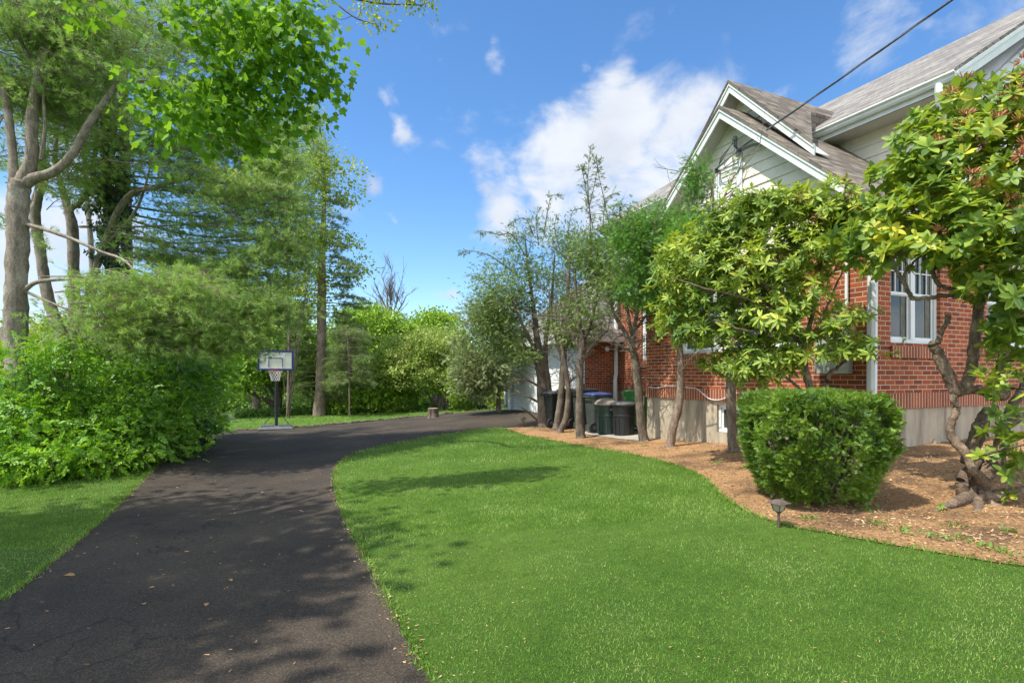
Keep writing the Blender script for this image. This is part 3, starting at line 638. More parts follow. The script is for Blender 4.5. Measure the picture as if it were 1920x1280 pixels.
# ------------------------------------------------------------ grass
def grass():
    rng = np.random.default_rng(7); polys = [lawn_poly, lawn2_poly, lawn3_poly]; P_, D_, S_ = [], [], []
    def samp(n, y0, y1, xm):
        y = y0 + (y1 - y0) * rng.random(n); x = (rng.random(n) * 2 - 1) * (y * .94 * xm + .8); return x, y
    zones = [(520000, 1.6, 5.2, .0078, 1.1), (330000, 5.2, 9.5, .011, 1.08), (110000, 9.5, 16, .018, 1.05), (50000, 16, 31, .04, 1.0)]
    for n, y0, y1, s, xm in zones:
        x, y = samp(n, y0, y1, xm); dens = np.clip((y1 ** 0) * (y0 / y) ** 1.0, 0, 1); k = rng.random(n) < dens; x, y = x[k], y[k]
        ok = np.zeros(len(x), bool)
        for p in polys: ok |= inpoly(x, y, p)
        x, y = x[ok], y[ok]; m = len(x); z = TZ(x, y) + .004
        P_.append(np.stack([x, y, z], 1)); D_.append(nrm(np.stack([rng.normal(0, .5, m), rng.normal(0, .5, m), np.ones(m)], 1)))
        h = s * rng.uniform(1.2, 2.8, m) * 1.25; S_.append(h)
    p = np.concatenate(P_); d = np.concatenate(D_); s = np.concatenate(S_)
    # longer shaggy fringe along the edges
    for e in (RE, BE, LE[:-2], TE[:-2]):
        e = np.array(e); L = np.linalg.norm(np.diff(e, axis=0), axis=1)
        for i in range(len(L)):
            n = int(L[i] * (260 if e[i, 1] < 9 else 90)); t = rng.random((n, 1)); q = e[i] + (e[i + 1] - e[i]) * t + rng.normal(0, .022, (n, 2))
            p = np.concatenate([p, np.c_[q, TZ(q[:, 0], q[:, 1]) + .004]]); d = np.concatenate([d, nrm(np.c_[rng.normal(0, .6, (n, 2)), np.ones(n)])])
            s = np.concatenate([s, rng.uniform(.03, .06, n) * (1 if e[i, 1] < 9 else 1.3)])
    tv = np.array([(0, -.075, 0), (0, .075, 0), (.55, .055, .05), (.55, -.055, .05), (1, 0, .2)]); tf = [[0, 1, 2, 3], [3, 2, 4]]
    L = Leaves(); L.add(p, d, rng.normal(size=p.shape), s)
    o = link('grass', L.mesh('grass', [(tv, tf)]), M['grassb']); tag(o, 'short mown green grass blades covering the lawns beside the driveway', 'grass', kind='stuff')
    # mulch chips
    n = 60000; y = 3.2 + 13 * rng.random(n) ** 1.4; x = -1 + rng.random(n) * (y * .98 + 2.5); ok = inpoly(x, y, mulch_poly); x, y = x[ok], y[ok]; m = len(x)
    L = Leaves(); L.add(np.stack([x, y, TZ(x, y) + .024], 1), nrm(rng.normal(size=(m, 3)) * [1, 1, .3]), nrm(rng.normal(size=(m, 3)) * .45 + [0, 0, 1]), rng.uniform(.012, .036, m))
    tv = np.array([(0, -.18, 0), (0, .18, 0), (1, .14, .02), (1, -.14, .02)])
    o = link('mulch_chips', L.mesh('mulch_chips', [(tv, [[0, 1, 2, 3]]), (tv * [1, .5, 1], [[0, 1, 2, 3]])]), M['chip']); tag(o, 'tan and brown bark chips strewn over the planting bed', 'mulch', kind='stuff')
    L = Leaves(); q = []
    for e in (RE, LE[:-1], TE[:-1]):
        e = np.array(e); ln_ = np.linalg.norm(np.diff(e, axis=0), axis=1)
        for i in range(len(ln_)):
            k = int(ln_[i] * 70); t = rng.random((k, 1)); q.append(e[i] + (e[i + 1] - e[i]) * t + rng.normal(0, .045, (k, 2)))
    k = 500; xx = rng.uniform(-4, .2, k); yy = rng.uniform(2.6, 14, k); xx = xx - yy * .32; q.append(np.stack([xx, yy], 1)[inpoly(xx, yy, drive_poly)])
    q = np.concatenate(q); k = len(q); L.add(np.c_[q, TZ(q[:, 0], q[:, 1]) + .017], nrm(rng.normal(size=(k, 3)) * [1, 1, .08]), nrm(rng.normal(size=(k, 3)) * .25 + [0, 0, 1]), rng.uniform(.008, .03, k))
    k = 3000; yy = rng.uniform(2.3, 9, k); xx = (rng.random(k) * 2 - 1) * yy * 1.0; kk = inpoly(xx, yy, lawn_poly) | inpoly(xx, yy, lawn2_poly); q = np.stack([xx, yy], 1)[kk]; k = len(q)
    L.add(np.c_[q, TZ(q[:, 0], q[:, 1]) + .022 + .01 * rng.random(k)], nrm(rng.normal(size=(k, 3)) * [1, 1, .2]), nrm(rng.normal(size=(k, 3)) * .35 + [0, 0, 1]), rng.uniform(.006, .015, k))
    o = link('driveway_litter', L.mesh('driveway_litter', [(tv, [[0, 1, 2, 3]])]), M['chip']); tag(o, 'dry clippings and crumbs of soil on the lawn and driveway edges', 'litter', kind='stuff')
    # tiny weeds in the bed
    L = Leaves()
    for px, py in [(1560, 930), (1640, 985), (1700, 1000), (1850, 1030), (1800, 1015), (1880, 1040), (1625, 960), (1790, 990), (1895, 1000), (1345, 870), (1375, 850), (1400, 880), (1050, 806), (1075, 812), (1110, 812), (1000, 803), (1030, 801), (1760, 1010), (1520, 975), (1210, 838)]:
        g = G(px, py); k = 26; q = rng.normal(0, .05, (k, 3)) * [1, 1, 0] + g + [0, 0, .02]
        L.add(q, nrm(rng.normal(size=(k, 3)) + [0, 0, .8]), nrm(rng.normal(size=(k, 3)) * .5 + [0, 0, 1]), rng.uniform(.02, .05, k))
    o = link('weeds', L.mesh('weeds', TP['leaf']), M['lf_ground']); tag(o, 'small scattered green weeds sprouting from the bark mulch', 'weeds', kind='stuff')
grass()

# ------------------------------------------------------------ the house  (local x = c, into the house; local y = a, away)
OFF = (7.52, 4.63, -1.05)
hw = H(OFF[0], OFF[1])
house = thing('brick_house', (hw[0], hw[1], OFF[2]), 'red brick house with white gables, brown shingle roof and attached garage', 'house', rotz=HANG)
def hb(name, mb, mat, parent=None, **k):
    mb.off = np.array(OFF); return mb.build(name, mat, parent or house, **k)
WT = 1.95       # top of brick, near wing
def wall_with_holes(mb, axis, c, u0, u1, z0, z1, holes, depth=.11, t=.12):
    """outer face at c; axis 'A' -> plane x=c facing -x, u = y ; 'B' -> plane y=c facing -y, u = x.  holes (ua,ub,za,zb)"""
    us = sorted({u0, u1, *[h[0] for h in holes], *[h[1] for h in holes]}); zs = sorted({z0, z1, *[h[2] for h in holes], *[h[3] for h in holes]})
    pt = (lambda u, z, d=0: (c + d, u, z)) if axis == 'A' else (lambda u, z, d=0: (u, c + d, z))
    for i in range(len(us) - 1):
        for j in range(len(zs) - 1):
            um, zm = (us[i] + us[i + 1]) / 2, (zs[j] + zs[j + 1]) / 2
            if any(h[0] < um < h[1] and h[2] < zm < h[3] for h in holes): continue
            mb.add([pt(us[i], zs[j]), pt(us[i + 1], zs[j]), pt(us[i + 1], zs[j + 1]), pt(us[i], zs[j + 1])], [(0, 1, 2, 3)])
    for ua, ub, za, zb in holes:
        for a, b in (((ua, za), (ub, za)), ((ub, za), (ub, zb)), ((ub, zb), (ua, zb)), ((ua, zb), (ua, za))):
            mb.add([pt(*a), pt(*b), pt(*b, depth), pt(*a, depth)], [(0, 1, 2, 3)])
def siding_rows(mb, axis, c, zs0, zs1, ext, exposure=.17, lip=.018):
    z = zs0
    pt = (lambda u, z, d=0: (c + d, u, z)) if axis == 'A' else (lambda u, z, d=0: (u, c + d, z))
    while z < zs1 - .01:
        z2 = min(z + exposure, zs1); a0, b0 = ext(z); a1, b1 = ext(z2)
        if b0 - a0 > .02:
            if b1 < a1: a1 = b1 = (a1 + b1) / 2
            mb.add([pt(a0, z, -lip), pt(b0, z, -lip), pt(b1, z2, 0), pt(a1, z2, 0), pt(a0, z, .002), pt(b0, z, .002)], [(0, 1, 2, 3), (4, 5, 1, 0)])
        z = z2
def window_unit(name, axis, c, ua, ub, za, zb, nsash=1, rail=.49, munt=2, hm=1, parent=None, curtain=True, label=None, frame_w=.055, glass='glass'):
    """double-hung sashes; frame is the part, with pane, rail, muntin and sill as sub-parts"""
    pt = (lambda u, z, d=0: (c + d, u, z)) if axis == 'A' else (lambda u, z, d=0: (u, c + d, z))
    def bx(mb, u0, u1, z0, z1, d0, d1):
        p, q = pt(u0, z0, d0), pt(u1, z1, d1); mb.box(tuple(min(a, b) for a, b in zip(p, q)), tuple(max(a, b) for a, b in zip(p, q)))
    fr = MB(); fw = frame_w
    bx(fr, ua, ua + fw, za, zb, .05, .115); bx(fr, ub - fw, ub, za, zb, .05, .115); bx(fr, ua + fw, ub - fw, zb - fw, zb, .05, .115); bx(fr, ua + fw, ub - fw, za, za + fw, .05, .115)
    w = (ub - ua) / nsash
    for i in range(1, nsash): u = ua + w * i; bx(fr, u - fw * .9, u + fw * .9, za + fw, zb - fw, .045, .112)
    f = hb(name, fr, M['vinyl'])
    if label: f['label'] = label
    for i in range(nsash):
        a, b = ua + w * i + fw * (1 if i == 0 else .9), ua + w * (i + 1) - fw * (1 if i == nsash - 1 else .9); zm = za + (zb - za) * rail
        s = MB(); sw = .035
        for (l, h, d) in ((za + fw, zm + .02, .078), (zm, zb - fw, .062)):
            bx(s, a, a + sw, l, h, d, d + .03); bx(s, b - sw, b, l, h, d, d + .03); bx(s, a + sw, b - sw, l, l + sw, d, d + .03); bx(s, a + sw, b - sw, h - sw, h, d, d + .03)
        hb('sash', s, M['vinyl'], f)
        if munt:
            mu = MB()
            for k in range(1, munt + 1): u = a + (b - a) * k / (munt + 1); bx(mu, u - .008, u + .008, zm + sw, zb - fw - sw, .066, .082)
            for k in range(1, hm + 1): zz = zm + (zb - fw - zm) * k / (hm + 1); bx(mu, a + sw, b - sw, zz - .008, zz + .008, .0675, .0805)
            hb('muntin', mu, M['vinyl'], f)
        g = MB(); g.add([pt(a, za, .088), pt(b, za, .088), pt(b, zb, .088), pt(a, zb, .088)], [(0, 1, 2, 3)]); 
        go = hb('pane', g, M[glass], f)
    si = MB(); bx(si, ua - .02, ub + .02, za - .045, za, .01, .13); hb('sill', si, M['vinyl'], f)
    return f
def sill_bricks(axis, c, ua, ub, z):
    s = MB(); 
    lo, hi = ((c - .03, ua, z - .21), (c + .02, ub, z - .045)) if axis == 'A' else ((ua, c - .03, z - .21), (ub, c + .02, z - .045))
    s.box(lo, hi); hb('brick_sill', s, M['soldier'])
SZ0, SZ1 = -.465, -.25
GZ = -1.9
winA = (5.75, 8.36, .42, 1.85); winB = (7.88, 9.06, .45, 1.85); winB2 = (10.33, 11.55, .45, 1.85); winR = (11.1, 12.2, .42, 1.9)
b = MB()
wall_with_holes(b, 'A', 7.52, 4.63, 9.41, SZ1, 2.2, [winA])
wall_with_holes(b, 'B', 4.63, 7.52, 16, SZ1, 2.35, [winB, winB2])
b.add([(7.52, 9.41, SZ1), (9.57, 9.41, SZ1), (9.57, 9.41, 2.6), (7.52, 9.41, 2.6)], [(0, 1, 2, 3)])
wall_with_holes(b, 'A', 9.57, 9.41, 13.31, SZ1, 2.3, [winR])
b.add([(8.43, 13.31, SZ1), (9.57, 13.31, SZ1), (9.57, 13.31, 1.35), (8.43, 13.31, 1.35)], [(0, 1, 2, 3)])
hb('brick_wall', b, M['brick'])
s = MB()
s.box((7.495, 4.605, SZ0), (7.6, 9.435, SZ1)); s.box((7.6, 4.605, SZ0), (16, 4.7, SZ1)); s.box((7.6, 9.33, SZ0), (9.6, 9.435, SZ1))
s.box((9.545, 9.44, SZ0), (9.66, 13.28, SZ1)); s.box((8.41, 13.285, SZ0), (9.54, 13.4, SZ1))
hb('soldier_course', s, M['soldier'])
f = MB()
cel = (6.87, 7.43, -1.03, -.53)
wall_with_holes(f, 'A', 7.525, 4.635, 9.405, GZ, SZ0 + .01, [cel], depth=.16)
wall_with_holes(f, 'B', 4.635, 7.525, 16, GZ, SZ0 + .01, [])
f.add([(7.525, 9.405, GZ), (9.58, 9.405, GZ), (9.58, 9.405, SZ0 + .01), (7.525, 9.405, SZ0 + .01)], [(0, 1, 2, 3)])
wall_with_holes(f, 'A', 9.575, 9.41, 13.31, GZ, SZ0 + .01, []); f.add([(8.435, 13.32, GZ), (9.58, 13.32, GZ), (9.58, 13.32, SZ0 + .01), (8.435, 13.32, SZ0 + .01)], [(0, 1, 2, 3)])
hb('foundation', f, M['stucco'])
window_unit('window', 'A', 7.52, *winA, nsash=3, label='wide white triple window behind the rhododendron')
window_unit('window', 'B', 4.63, *winB, nsash=2, label='white double window with curtains right of the downspout')
window_unit('window', 'B', 4.63, *winB2, nsash=2, label='white double window at the right edge behind the twisted trunk')
window_unit('window', 'A', 9.57, *winR, nsash=2, label='white window on the recessed brick wall')
window_unit('cellar_window', 'A', 7.525, *cel, nsash=1, munt=0, hm=0, rail=.98, label='small white framed cellar window in the concrete', glass='glass2', frame_w=.05)
for q in (winA, winR): sill_bricks('A', 7.52 if q is winA else 9.57, q[0] - .1, q[1] + .1, q[2])
for q in (winB, winB2): sill_bricks('B', 4.63, q[0] - .02, q[1] + .12, q[2])
# curtains standing behind the panes
for ax, c, (ua, ub, za, zb), n in (('A', 7.52, winA, 3), ('B', 4.63, winB, 2), ('B', 4.63, winB2, 2)):
    w = (ub - ua) / n
    for i in range(n):
        cu = MB(); u0 = ua + w * i + w * .62; u1 = ua + w * (i + 1) - .12; m = 12
        for k in range(m):
            a_, b_ = u0 + (u1 - u0) * k / m, u0 + (u1 - u0) * (k + 1) / m; d0 = .0835 + .002 * (k % 2); d1 = .0835 + .002 * ((k + 1) % 2)
            v = [(c + d0, a_, za + .07), (c + d1, b_, za + .07), (c + d1, b_, zb - .07), (c + d0, a_, zb - .07)] if ax == 'A' else [(a_, c + d0, za + .07), (b_, c + d1, za + .07), (b_, c + d1, zb - .07), (a_, c + d0, zb - .07)]
            cu.add(v, [(0, 1, 2, 3)])
        hb('curtain', cu, M['curtain'])
# --- gables
def gable(cf, cw, ridge_a, ridge_z, slope, a0, a1, c_back, sid_z0, clip=None):
    """cf fascia plane, cw wall plane, eaves at a0 (near) and a1 (far)"""
    zt = lambda a: ridge_z - slope * abs(a - ridge_a); T = .05; L = math.hypot(1, slope)
    r = MB()
    for e in (a0, a1):
        ua = [(cf - .03, ridge_a, ridge_z), (c_back, ridge_a, ridge_z), (c_back, e, zt(e)), (cf - .03, e, zt(e))]
        if clip and e == a0:                       # the near slope dies into the lower roof along a valley
            ca, cc = clip; q3 = (cc, ca, zt(ca)); q4 = ua[3]; dd = lambda p: (ridge_a - p[1]) * L
            r.add([ua[0], ua[1], (c_back, ca, zt(ca)), q3, q4], [(0, 1, 2, 3, 4)], [[(p[0], (ridge_a - a0) * L - dd(p)) for p in (ua[0], ua[1], (c_back, ca, zt(ca)), q3, q4)]])
            r.add([q4, q3, (cc, ca, zt(ca) - .7), (q4[0] + .1, q4[1] + .06, q4[2] - .12)], [(0, 1, 2, 3)]); r.add([q3, (c_back, ca, zt(ca)), (c_back, ca, zt(ca) - .7), (cc, ca, zt(ca) - .7)], [(0, 1, 2, 3)])
            r.add([ua[0], ua[3], (ua[3][0], ua[3][1], ua[3][2] - T), (ua[0][0], ua[0][1], ua[0][2] - T)], [(0, 1, 2, 3)], [[(0, 0), (1, 0), (1, T), (0, T)]])
            continue
        dist = abs(e - ridge_a) * L
        n = len(r.f); r.add(ua, [(0, 1, 2, 3)], [[(cf, dist), (c_back, dist), (c_back, 0), (cf, 0)]])
        lo = [(x, y, z - T) for x, y, z in ua]; r.add(lo, [(3, 2, 1, 0)], [[(cf, 0), (c_back, 0), (c_back, dist), (cf, dist)]])
        r.add([ua[0], ua[3], lo[3], lo[0]], [(0, 1, 2, 3)], [[(0, 0), (dist, 0), (dist, T), (0, T)]]); r.add([ua[3], ua[2], lo[2], lo[3]], [(0, 1, 2, 3)], [[(0, 0), (1, 0), (1, T), (0, T)]])
    hb('roof', r, M['shing'])
    fa = MB(); wdt = .17
    for e in (a0, a1):
        sg = 1 if e > ridge_a else -1
        for (d0, d1, c0, c1) in ((T + .002, T + wdt, cf, cf + .03), (T + .002, T + .05, cf - .018, cf - .001)):
            z = lambda a, d: zt(a) - d
            v = [(c0, ridge_a, z(ridge_a, d0)), (c1, ridge_a, z(ridge_a, d0)), (c1, ridge_a, z(ridge_a, d1)), (c0, ridge_a, z(ridge_a, d1)),
                 (c0, e, z(e, d0)), (c1, e, z(e, d0)), (c1, e, z(e, d1)), (c0, e, z(e, d1))]
            fa.add(v, [(0, 1, 2, 3), (7, 6, 5, 4), (0, 4, 5, 1), (1, 5, 6, 2), (2, 6, 7, 3), (3, 7, 4, 0)])
    hb('fascia', fa, M['white'])
    so_ = MB()
    for e in (a0, a1):
        if clip:
            v = [(cf + .031, ridge_a, ridge_z - T - .12), (cw, ridge_a, ridge_z - T - .12), (cw, e, zt(e) - T - .12), (cf + .031, e, zt(e) - T - .12)]
            so_.add(v, [(0, 1, 2, 3)]); continue
        v = [(cf + .031, ridge_a, ridge_z - T - .12), (c_back, ridge_a, ridge_z - T - .12), (c_back, e, zt(e) - T - .12), (cf + .031, e, zt(e) - T - .12)]
        so_.add(v, [(0, 1, 2, 3)])
    hb('soffit', so_, M['soffit'])
    sd_ = MB(); k = .17 / 1
    ext = lambda z: (ridge_a - max(0, (ridge_z - T - .12 - z)) / slope, ridge_a + max(0, (ridge_z - T - .12 - z)) / slope)
    e2 = lambda z: (max(ext(z)[0], a0 + .3), min(ext(z)[1], a1 - .3))
    siding_rows(sd_, 'A', cw, sid_z0, ridge_z - T - .13, e2, .185)
    hb('siding', sd_, M['siding'])
RA = 7.02
gable(7.17, 7.50, RA, 4.64, .9, 4.28, 9.76, 9.9, 2.05)
gable(7.50, 7.86, 7.12, 5.20, 1.05, 5.5, 9.9, 11.4, 3.0, clip=(6.75, 9.12))
att = MB()
window_unit('attic_window', 'A', 7.42, 6.86, 7.36, 2.55, 3.66, nsash=1, munt=1, hm=1, label='small attic window in the front gable')
ab = MB(); ab.box((7.455, 6.80, 2.5), (7.475, 6.855, 3.72)); ab.box((7.455, 7.365, 2.5), (7.475, 7.42, 3.72)); ab.box((7.455, 6.855, 3.665), (7.475, 7.365, 3.72)); hb('window_casing', ab, M['vinyl'])
# eave box on the near side of the front gable and pent roof along the right wall
e = MB(); e.box((7.2, 4.24, 2.02), (9.4, 4.28, 2.17)); e.box((9.4, 4.24, 2.02), (16, 4.28, 2.17)); e.box((7.2, 4.285, 2.02), (16, 4.625, 2.04)); hb('fascia', e, M['white'])
pr = MB(); pr.add([(9.5, 4.2, 2.2), (16, 4.2, 2.2), (16, 4.72, 2.75), (9.5, 4.72, 2.75)], [(0, 1, 2, 3)], [[(9.5, 0), (16, 0), (16, .75), (9.5, .75)]]); pr.add([(9.5, 4.2, 2.18), (16, 4.2, 2.18), (16, 4.2, 2.2), (9.5, 4.2, 2.2)], [(0, 1, 2, 3)]); hb('pent_roof', pr, M['shing'])
e = MB(); e.box((7.2, 9.76, 2.02), (9.5, 9.8, 2.17)); hb('fascia', e, M['white'])
# --- upper block
ms = MB(); siding_rows(ms, 'A', 9.5, 2.3, 4.42, lambda z: (4.72, 13.2), .205); hb('siding', ms, M['siding'])
gr = MB(); EZ = 4.45; SL = .62; RC = 13.2
def extB(z): return (9.5 + max(0, z - EZ) / SL * 1.0, 17)
siding_rows(gr, 'B', 4.72, 2.7, EZ + SL * (RC - 9.1) - .3, lambda z: (max(9.5, 9.1 + (z + .2 - EZ) / SL), min(17, 2 * RC - 9.5)), .205)
hb('siding', gr, M['siding2'])
far_w = MB(); far_w.add([(9.5, 13.2, 1.5), (17, 13.2, 1.5), (17, 13.2, 4.5), (RC, 13.2, EZ + SL * (RC - 9.1) - .25), (9.5, 13.2, 4.4)], [(0, 1, 2, 3, 4)]); hb('end_wall', far_w, M['siding'])
mr = MB(); rz = EZ + SL * (RC - 9.1); L_ = (RC - 9.1) * math.hypot(1, SL); a0, a1 = 4.42, 13.5
q = [(9.02, a0, EZ - .05), (9.02, a1, EZ - .05), (RC, a1, rz), (RC, a0, rz)]
mr.add(q, [(0, 1, 2, 3)], [[(a0, 0), (a1, 0), (a1, L_), (a0, L_)]])
lo = [(x, y, z - .06) for x, y, z in q]; mr.add(lo, [(3, 2, 1, 0)]); mr.add([q[0], q[3], lo[3], lo[0]], [(0, 1, 2, 3)]); mr.add([q[0], q[1], lo[1], lo[0]], [(0, 1, 2, 3)]); mr.add([q[1], q[2], lo[2], lo[1]], [(0, 1, 2, 3)])
q2 = [(RC, a0, rz), (RC, a1, rz), (17.4, a1, EZ - .05), (17.4, a0, EZ - .05)]; mr.add(q2, [(0, 1, 2, 3)], [[(a0, L_), (a1, L_), (a1, 0), (a0, 0)]])
hb('roof', mr, M['shing2'])
rb = MB()                                        # rake board of the near gable end
for d0, d1, y0, y1 in ((.062, .26, a0 + .01, a0 + .045), (.062, .12, a0 - .012, a0 + .009)):
    v = [(9.02, y0, EZ - .05 - d0), (9.02, y1, EZ - .05 - d0), (9.02, y1, EZ - .05 - d1), (9.02, y0, EZ - .05 - d1), (RC, y0, rz - d0), (RC, y1, rz - d0), (RC, y1, rz - d1), (RC, y0, rz - d1)]
    rb.add(v, [(3, 2, 1, 0), (4, 5, 6, 7), (0, 1, 5, 4), (1, 2, 6, 5), (2, 3, 7, 6), (3, 0, 4, 7)])
hb('rake_board', rb, M['white'])
sf = MB(); sf.add([(9.05, a0 + .05, EZ - .3), (9.5, a0 + .05, EZ - .3), (9.5, a1, EZ - .3), (9.05, a1, EZ - .3)], [(0, 1, 2, 3)])
sf.add([(9.05, a0 + .046, EZ - .3), (9.55, a0 + .046, EZ - .3), (RC, a0 + .046, rz - .27), (RC, 4.72, rz - .27), (9.05, 4.72, EZ - .3)], [(0, 1, 2, 3, 4)]); hb('soffit', sf, M['soffit'])
gu = MB()                                        # K-style gutter
prof = [(0, 0), (-.055, 0), (-.075, .03), (-.075, .06), (-.11, .09), (-.11, .115), (-.10, .115), (-.10, .10), (-.01, .10), (0, .115)]
def gutter(c, z, a_0, a_1):
    n = len(prof); V = [(c + x, a, z + y) for a in (a_0, a_1) for x, y in prof]
    gu.add(V, [(i, (i + 1) % n, n + (i + 1) % n, n + i) for i in range(n)] + [tuple(range(n)), tuple(range(2 * n - 1, n - 1, -1))])
gutter(9.05, EZ - .22, a0 - .02, a1 + .05); gu.box((9.051, a0 + .05, EZ - .30), (9.075, a1, EZ - .10))
hb('gutter', gu, M['white'])
dn = MB(); dn.tube([(9.0, 4.62, EZ - .2), (9.0, 4.62, EZ - .32), (9.06, 4.64, EZ - .45), (9.3, 4.66, EZ - .62), (9.42, 4.66, EZ - .78), (9.43, 4.66, 2.8)], .055, 4); hb('downspout', dn, M['vinyl'])['label'] = 'white curved downspout elbow under the upper gutter'
# --- downspouts
def spout(pts, label, w=.052, d=.04):
    mb = MB(); mb.tube(pts, w, 8); o = hb('downspout', mb, M['vinyl']); o['label'] = label; return o
spout([(7.22, 4.4, 2.05), (7.3, 4.5, 1.92), (7.44, 4.6, 1.8), (7.45, 4.62, -.2), (7.44, 4.62, -.3), (7.42, 4.62, -1.0)], 'white downspout at the near brick corner behind the clipped yew', .062)
spout([(9.45, 13.22, 2.2), (9.45, 13.22, .02), (9.42, 13.2, -.03), (9.34, 13.12, -.16), (9.33, 13.1, -.22), (9.33, 13.1, -1.3)], 'white downspout with a jog beside the recessed wall', .06)
spout([(7.5, 9.5, -.45), (7.48, 9.5, -1.0), (7.48, 9.5, -1.35)], 'thin white pipe at the far corner of the near wing', .022)
spout([(8.36, 18.75, .75), (8.36, 18.75, -1.1), (8.1, 18.72, -1.22)], 'white downspout at the far end of the garage', .05)
# --- garage
gw = MB(); gdoor = (13.55, 18.35, -1.45, .86)
wall_with_holes(gw, 'A', 8.43, 13.31, 18.75, -1.6, 1.15, [gdoor], depth=.1); gw.add([(8.43, 18.75, -1.6), (15, 18.75, -1.6), (15, 18.75, 1.2), (8.43, 18.75, 1.2)], [(0, 1, 2, 3)])
hb('garage_wall', gw, M['siding2'])
gt = MB(); gt.box((8.395, 13.38, -1.45), (8.428, 13.55, .98)); gt.box((8.395, 18.35, -1.45), (8.428, 18.52, .98)); gt.box((8.395, 13.55, .86), (8.428, 18.35, .98)); hb('door_trim', gt, M['vinyl'])
gd = MB(); gd.box((8.50, 13.5, -1.45), (8.54, 18.4, .9))
for r_ in range(4):
    for k in range(8):
        y0 = 13.62 + k * .59; z0 = -1.30 + r_ * .56
        gd.add([(8.50, y0, z0), (8.50, y0 + .5, z0), (8.50, y0 + .5, z0 + .42), (8.50, y0, z0 + .42), (8.487, y0 + .04, z0 + .04), (8.487, y0 + .46, z0 + .04), (8.487, y0 + .46, z0 + .38), (8.487, y0 + .04, z0 + .38)],
               [(0, 1, 5, 4), (1, 2, 6, 5), (2, 3, 7, 6), (3, 0, 4, 7), (4, 5, 6, 7)])
    gd.box((8.494, 13.52, -1.35 + r_ * .56 - .006), (8.4995, 18.38, -1.35 + r_ * .56 + .006))
hb('garage_door', gd, M['vinyl'])['label'] = 'white raised panel garage door'
gr = MB(); GE = 1.12; gz = 3.7; gcx = 11.0; A0, A1, C0, C1 = 12.95, 19.1, 8.07, 14
ra0, ra1 = 15.6, 16.6
top0, top1 = (gcx, ra0, gz), (gcx, ra1, gz)
def rp(a, b, c, d=None):
    pts = [a, b, c] + ([d] if d else []); u = nrm(np.array(b) - np.array(a)); n_ = nrm(np.cross(u, np.array(pts[-1]) - np.array(a))); v = np.cross(n_, u)
    gr.add(pts, [tuple(range(len(pts)))], [[(float(np.dot(np.array(p) - np.array(a), u)), float(np.dot(np.array(p) - np.array(a), v))) for p in pts]])
rp((C0, A0, GE), (C0, A1, GE), top1, top0); rp((C1, A0, GE), (C0, A0, GE), top0); rp((C0, A1, GE), (C1, A1, GE), top1); rp((C1, A1, GE), (C1, A0, GE), top0, top1)
hb('garage_roof', gr, M['shing2'])
ge = MB(); ge.box((C0 - .02, A0 - .02, GE - .16), (C0 + .02, A1, GE - .01)); ge.box((C0 + .021, A0 - .02, GE - .16), (9.55, A0 + .02, GE - .01)); ge.box((C0 + .03, A0 + .03, GE - .17), (9.55, 13.29, GE - .15)); ge.box((C0 + .03, 13.32, GE - .17), (8.42, A1, GE - .15)); hb('fascia', ge, M['white'])
# --- fittings
mt = MB(); mt.box((7.40, 4.92, 0.02), (7.515, 5.42, .60)); mt.box((7.39, 4.95, .30), (7.40, 5.39, .58)); o = hb('utility_box', mt, M['meter'], bevel=.008); o['label'] = 'grey painted metal utility box low on the brick wall'
cd = MB(); cd.tube([(7.47, 4.98, .60), (7.47, 4.98, 1.9)], .022, 8); hb('conduit', cd, M['vinyl'])['label'] = 'straight white conduit above the utility box'
cd = MB(); cd.tube(smooth([(7.38, 6.72, 3.80), (7.40, 6.45, 3.79), (7.44, 6.05, 3.62), (7.47, 5.5, 3.12), (7.47, 5.0, 2.6), (7.47, 4.8, 2.3)], 5), .025, 8); hb('conduit', cd, M['conduit'])['label'] = 'curved grey conduit under the right rake of the front gable'
wh = MB(); wh.tube([(7.40, 6.88, 3.75), (7.40, 6.88, 4.02)], .024, 8); wh.lathe([(.001, .07), (.035, .065), (.05, .02), (.045, 0), (.001, -.005)], (7.38, 6.88, 4.02), 12); wh.box((7.4, 6.84, 3.84), (7.48, 6.92, 3.88)); hb('weatherhead', wh, M['conduit'])
ins = MB(); A_ = (7.32, 6.72, 3.80)
ins.lathe([(.001, 0), (.03, 0), (.03, .03), (.018, .035), (.018, .045), (.03, .05), (.03, .08), (.001, .08)], (7.38, 7.3, 3.60), 10); ins.box((7.39, 7.28, 3.62), (7.48, 7.32, 3.66))
hb('insulator', ins, M['dark']); ins = MB()
ins.lathe([(.001, 0), (.025, 0), (.02, .03), (.025, .06), (.001, .06)], (7.36, 6.74, 3.77), 10); hb('insulator', ins, M['dark'])
lw = MB()
for k in range(3):
    lw.tube(smooth([(7.36, 6.90, 4.0 - .01 * k), (7.28, 7.0 + .04 * k, 3.8), (7.3, 7.16, 3.68), (7.38, 7.3, 3.65 + .02 * k)], 5), .006, 5)
    lw.tube(smooth([(7.36, 6.86, 4.0), (7.27, 6.8, 3.9 - .02 * k), (7.33, 6.74, 3.81)], 4), .006, 5)
lw.tube(smooth([(7.36, 7.3, 3.66), (7.32, 7.0, 3.72), (7.34, 6.74, 3.80)], 4), .009, 5); lw.tube(smooth([(7.36, 7.3, 3.62), (7.34, 6.98, 3.64), (7.38, 6.74, 3.76)], 4), .005, 5)
lw.tube(smooth([(7.40, 7.05, 3.35), (7.38, 6.9, 3.40), (7.38, 6.76, 3.55), (7.38, 6.72, 3.76)], 4), .007, 5)
hb('drip_loop', lw, M['dark'])
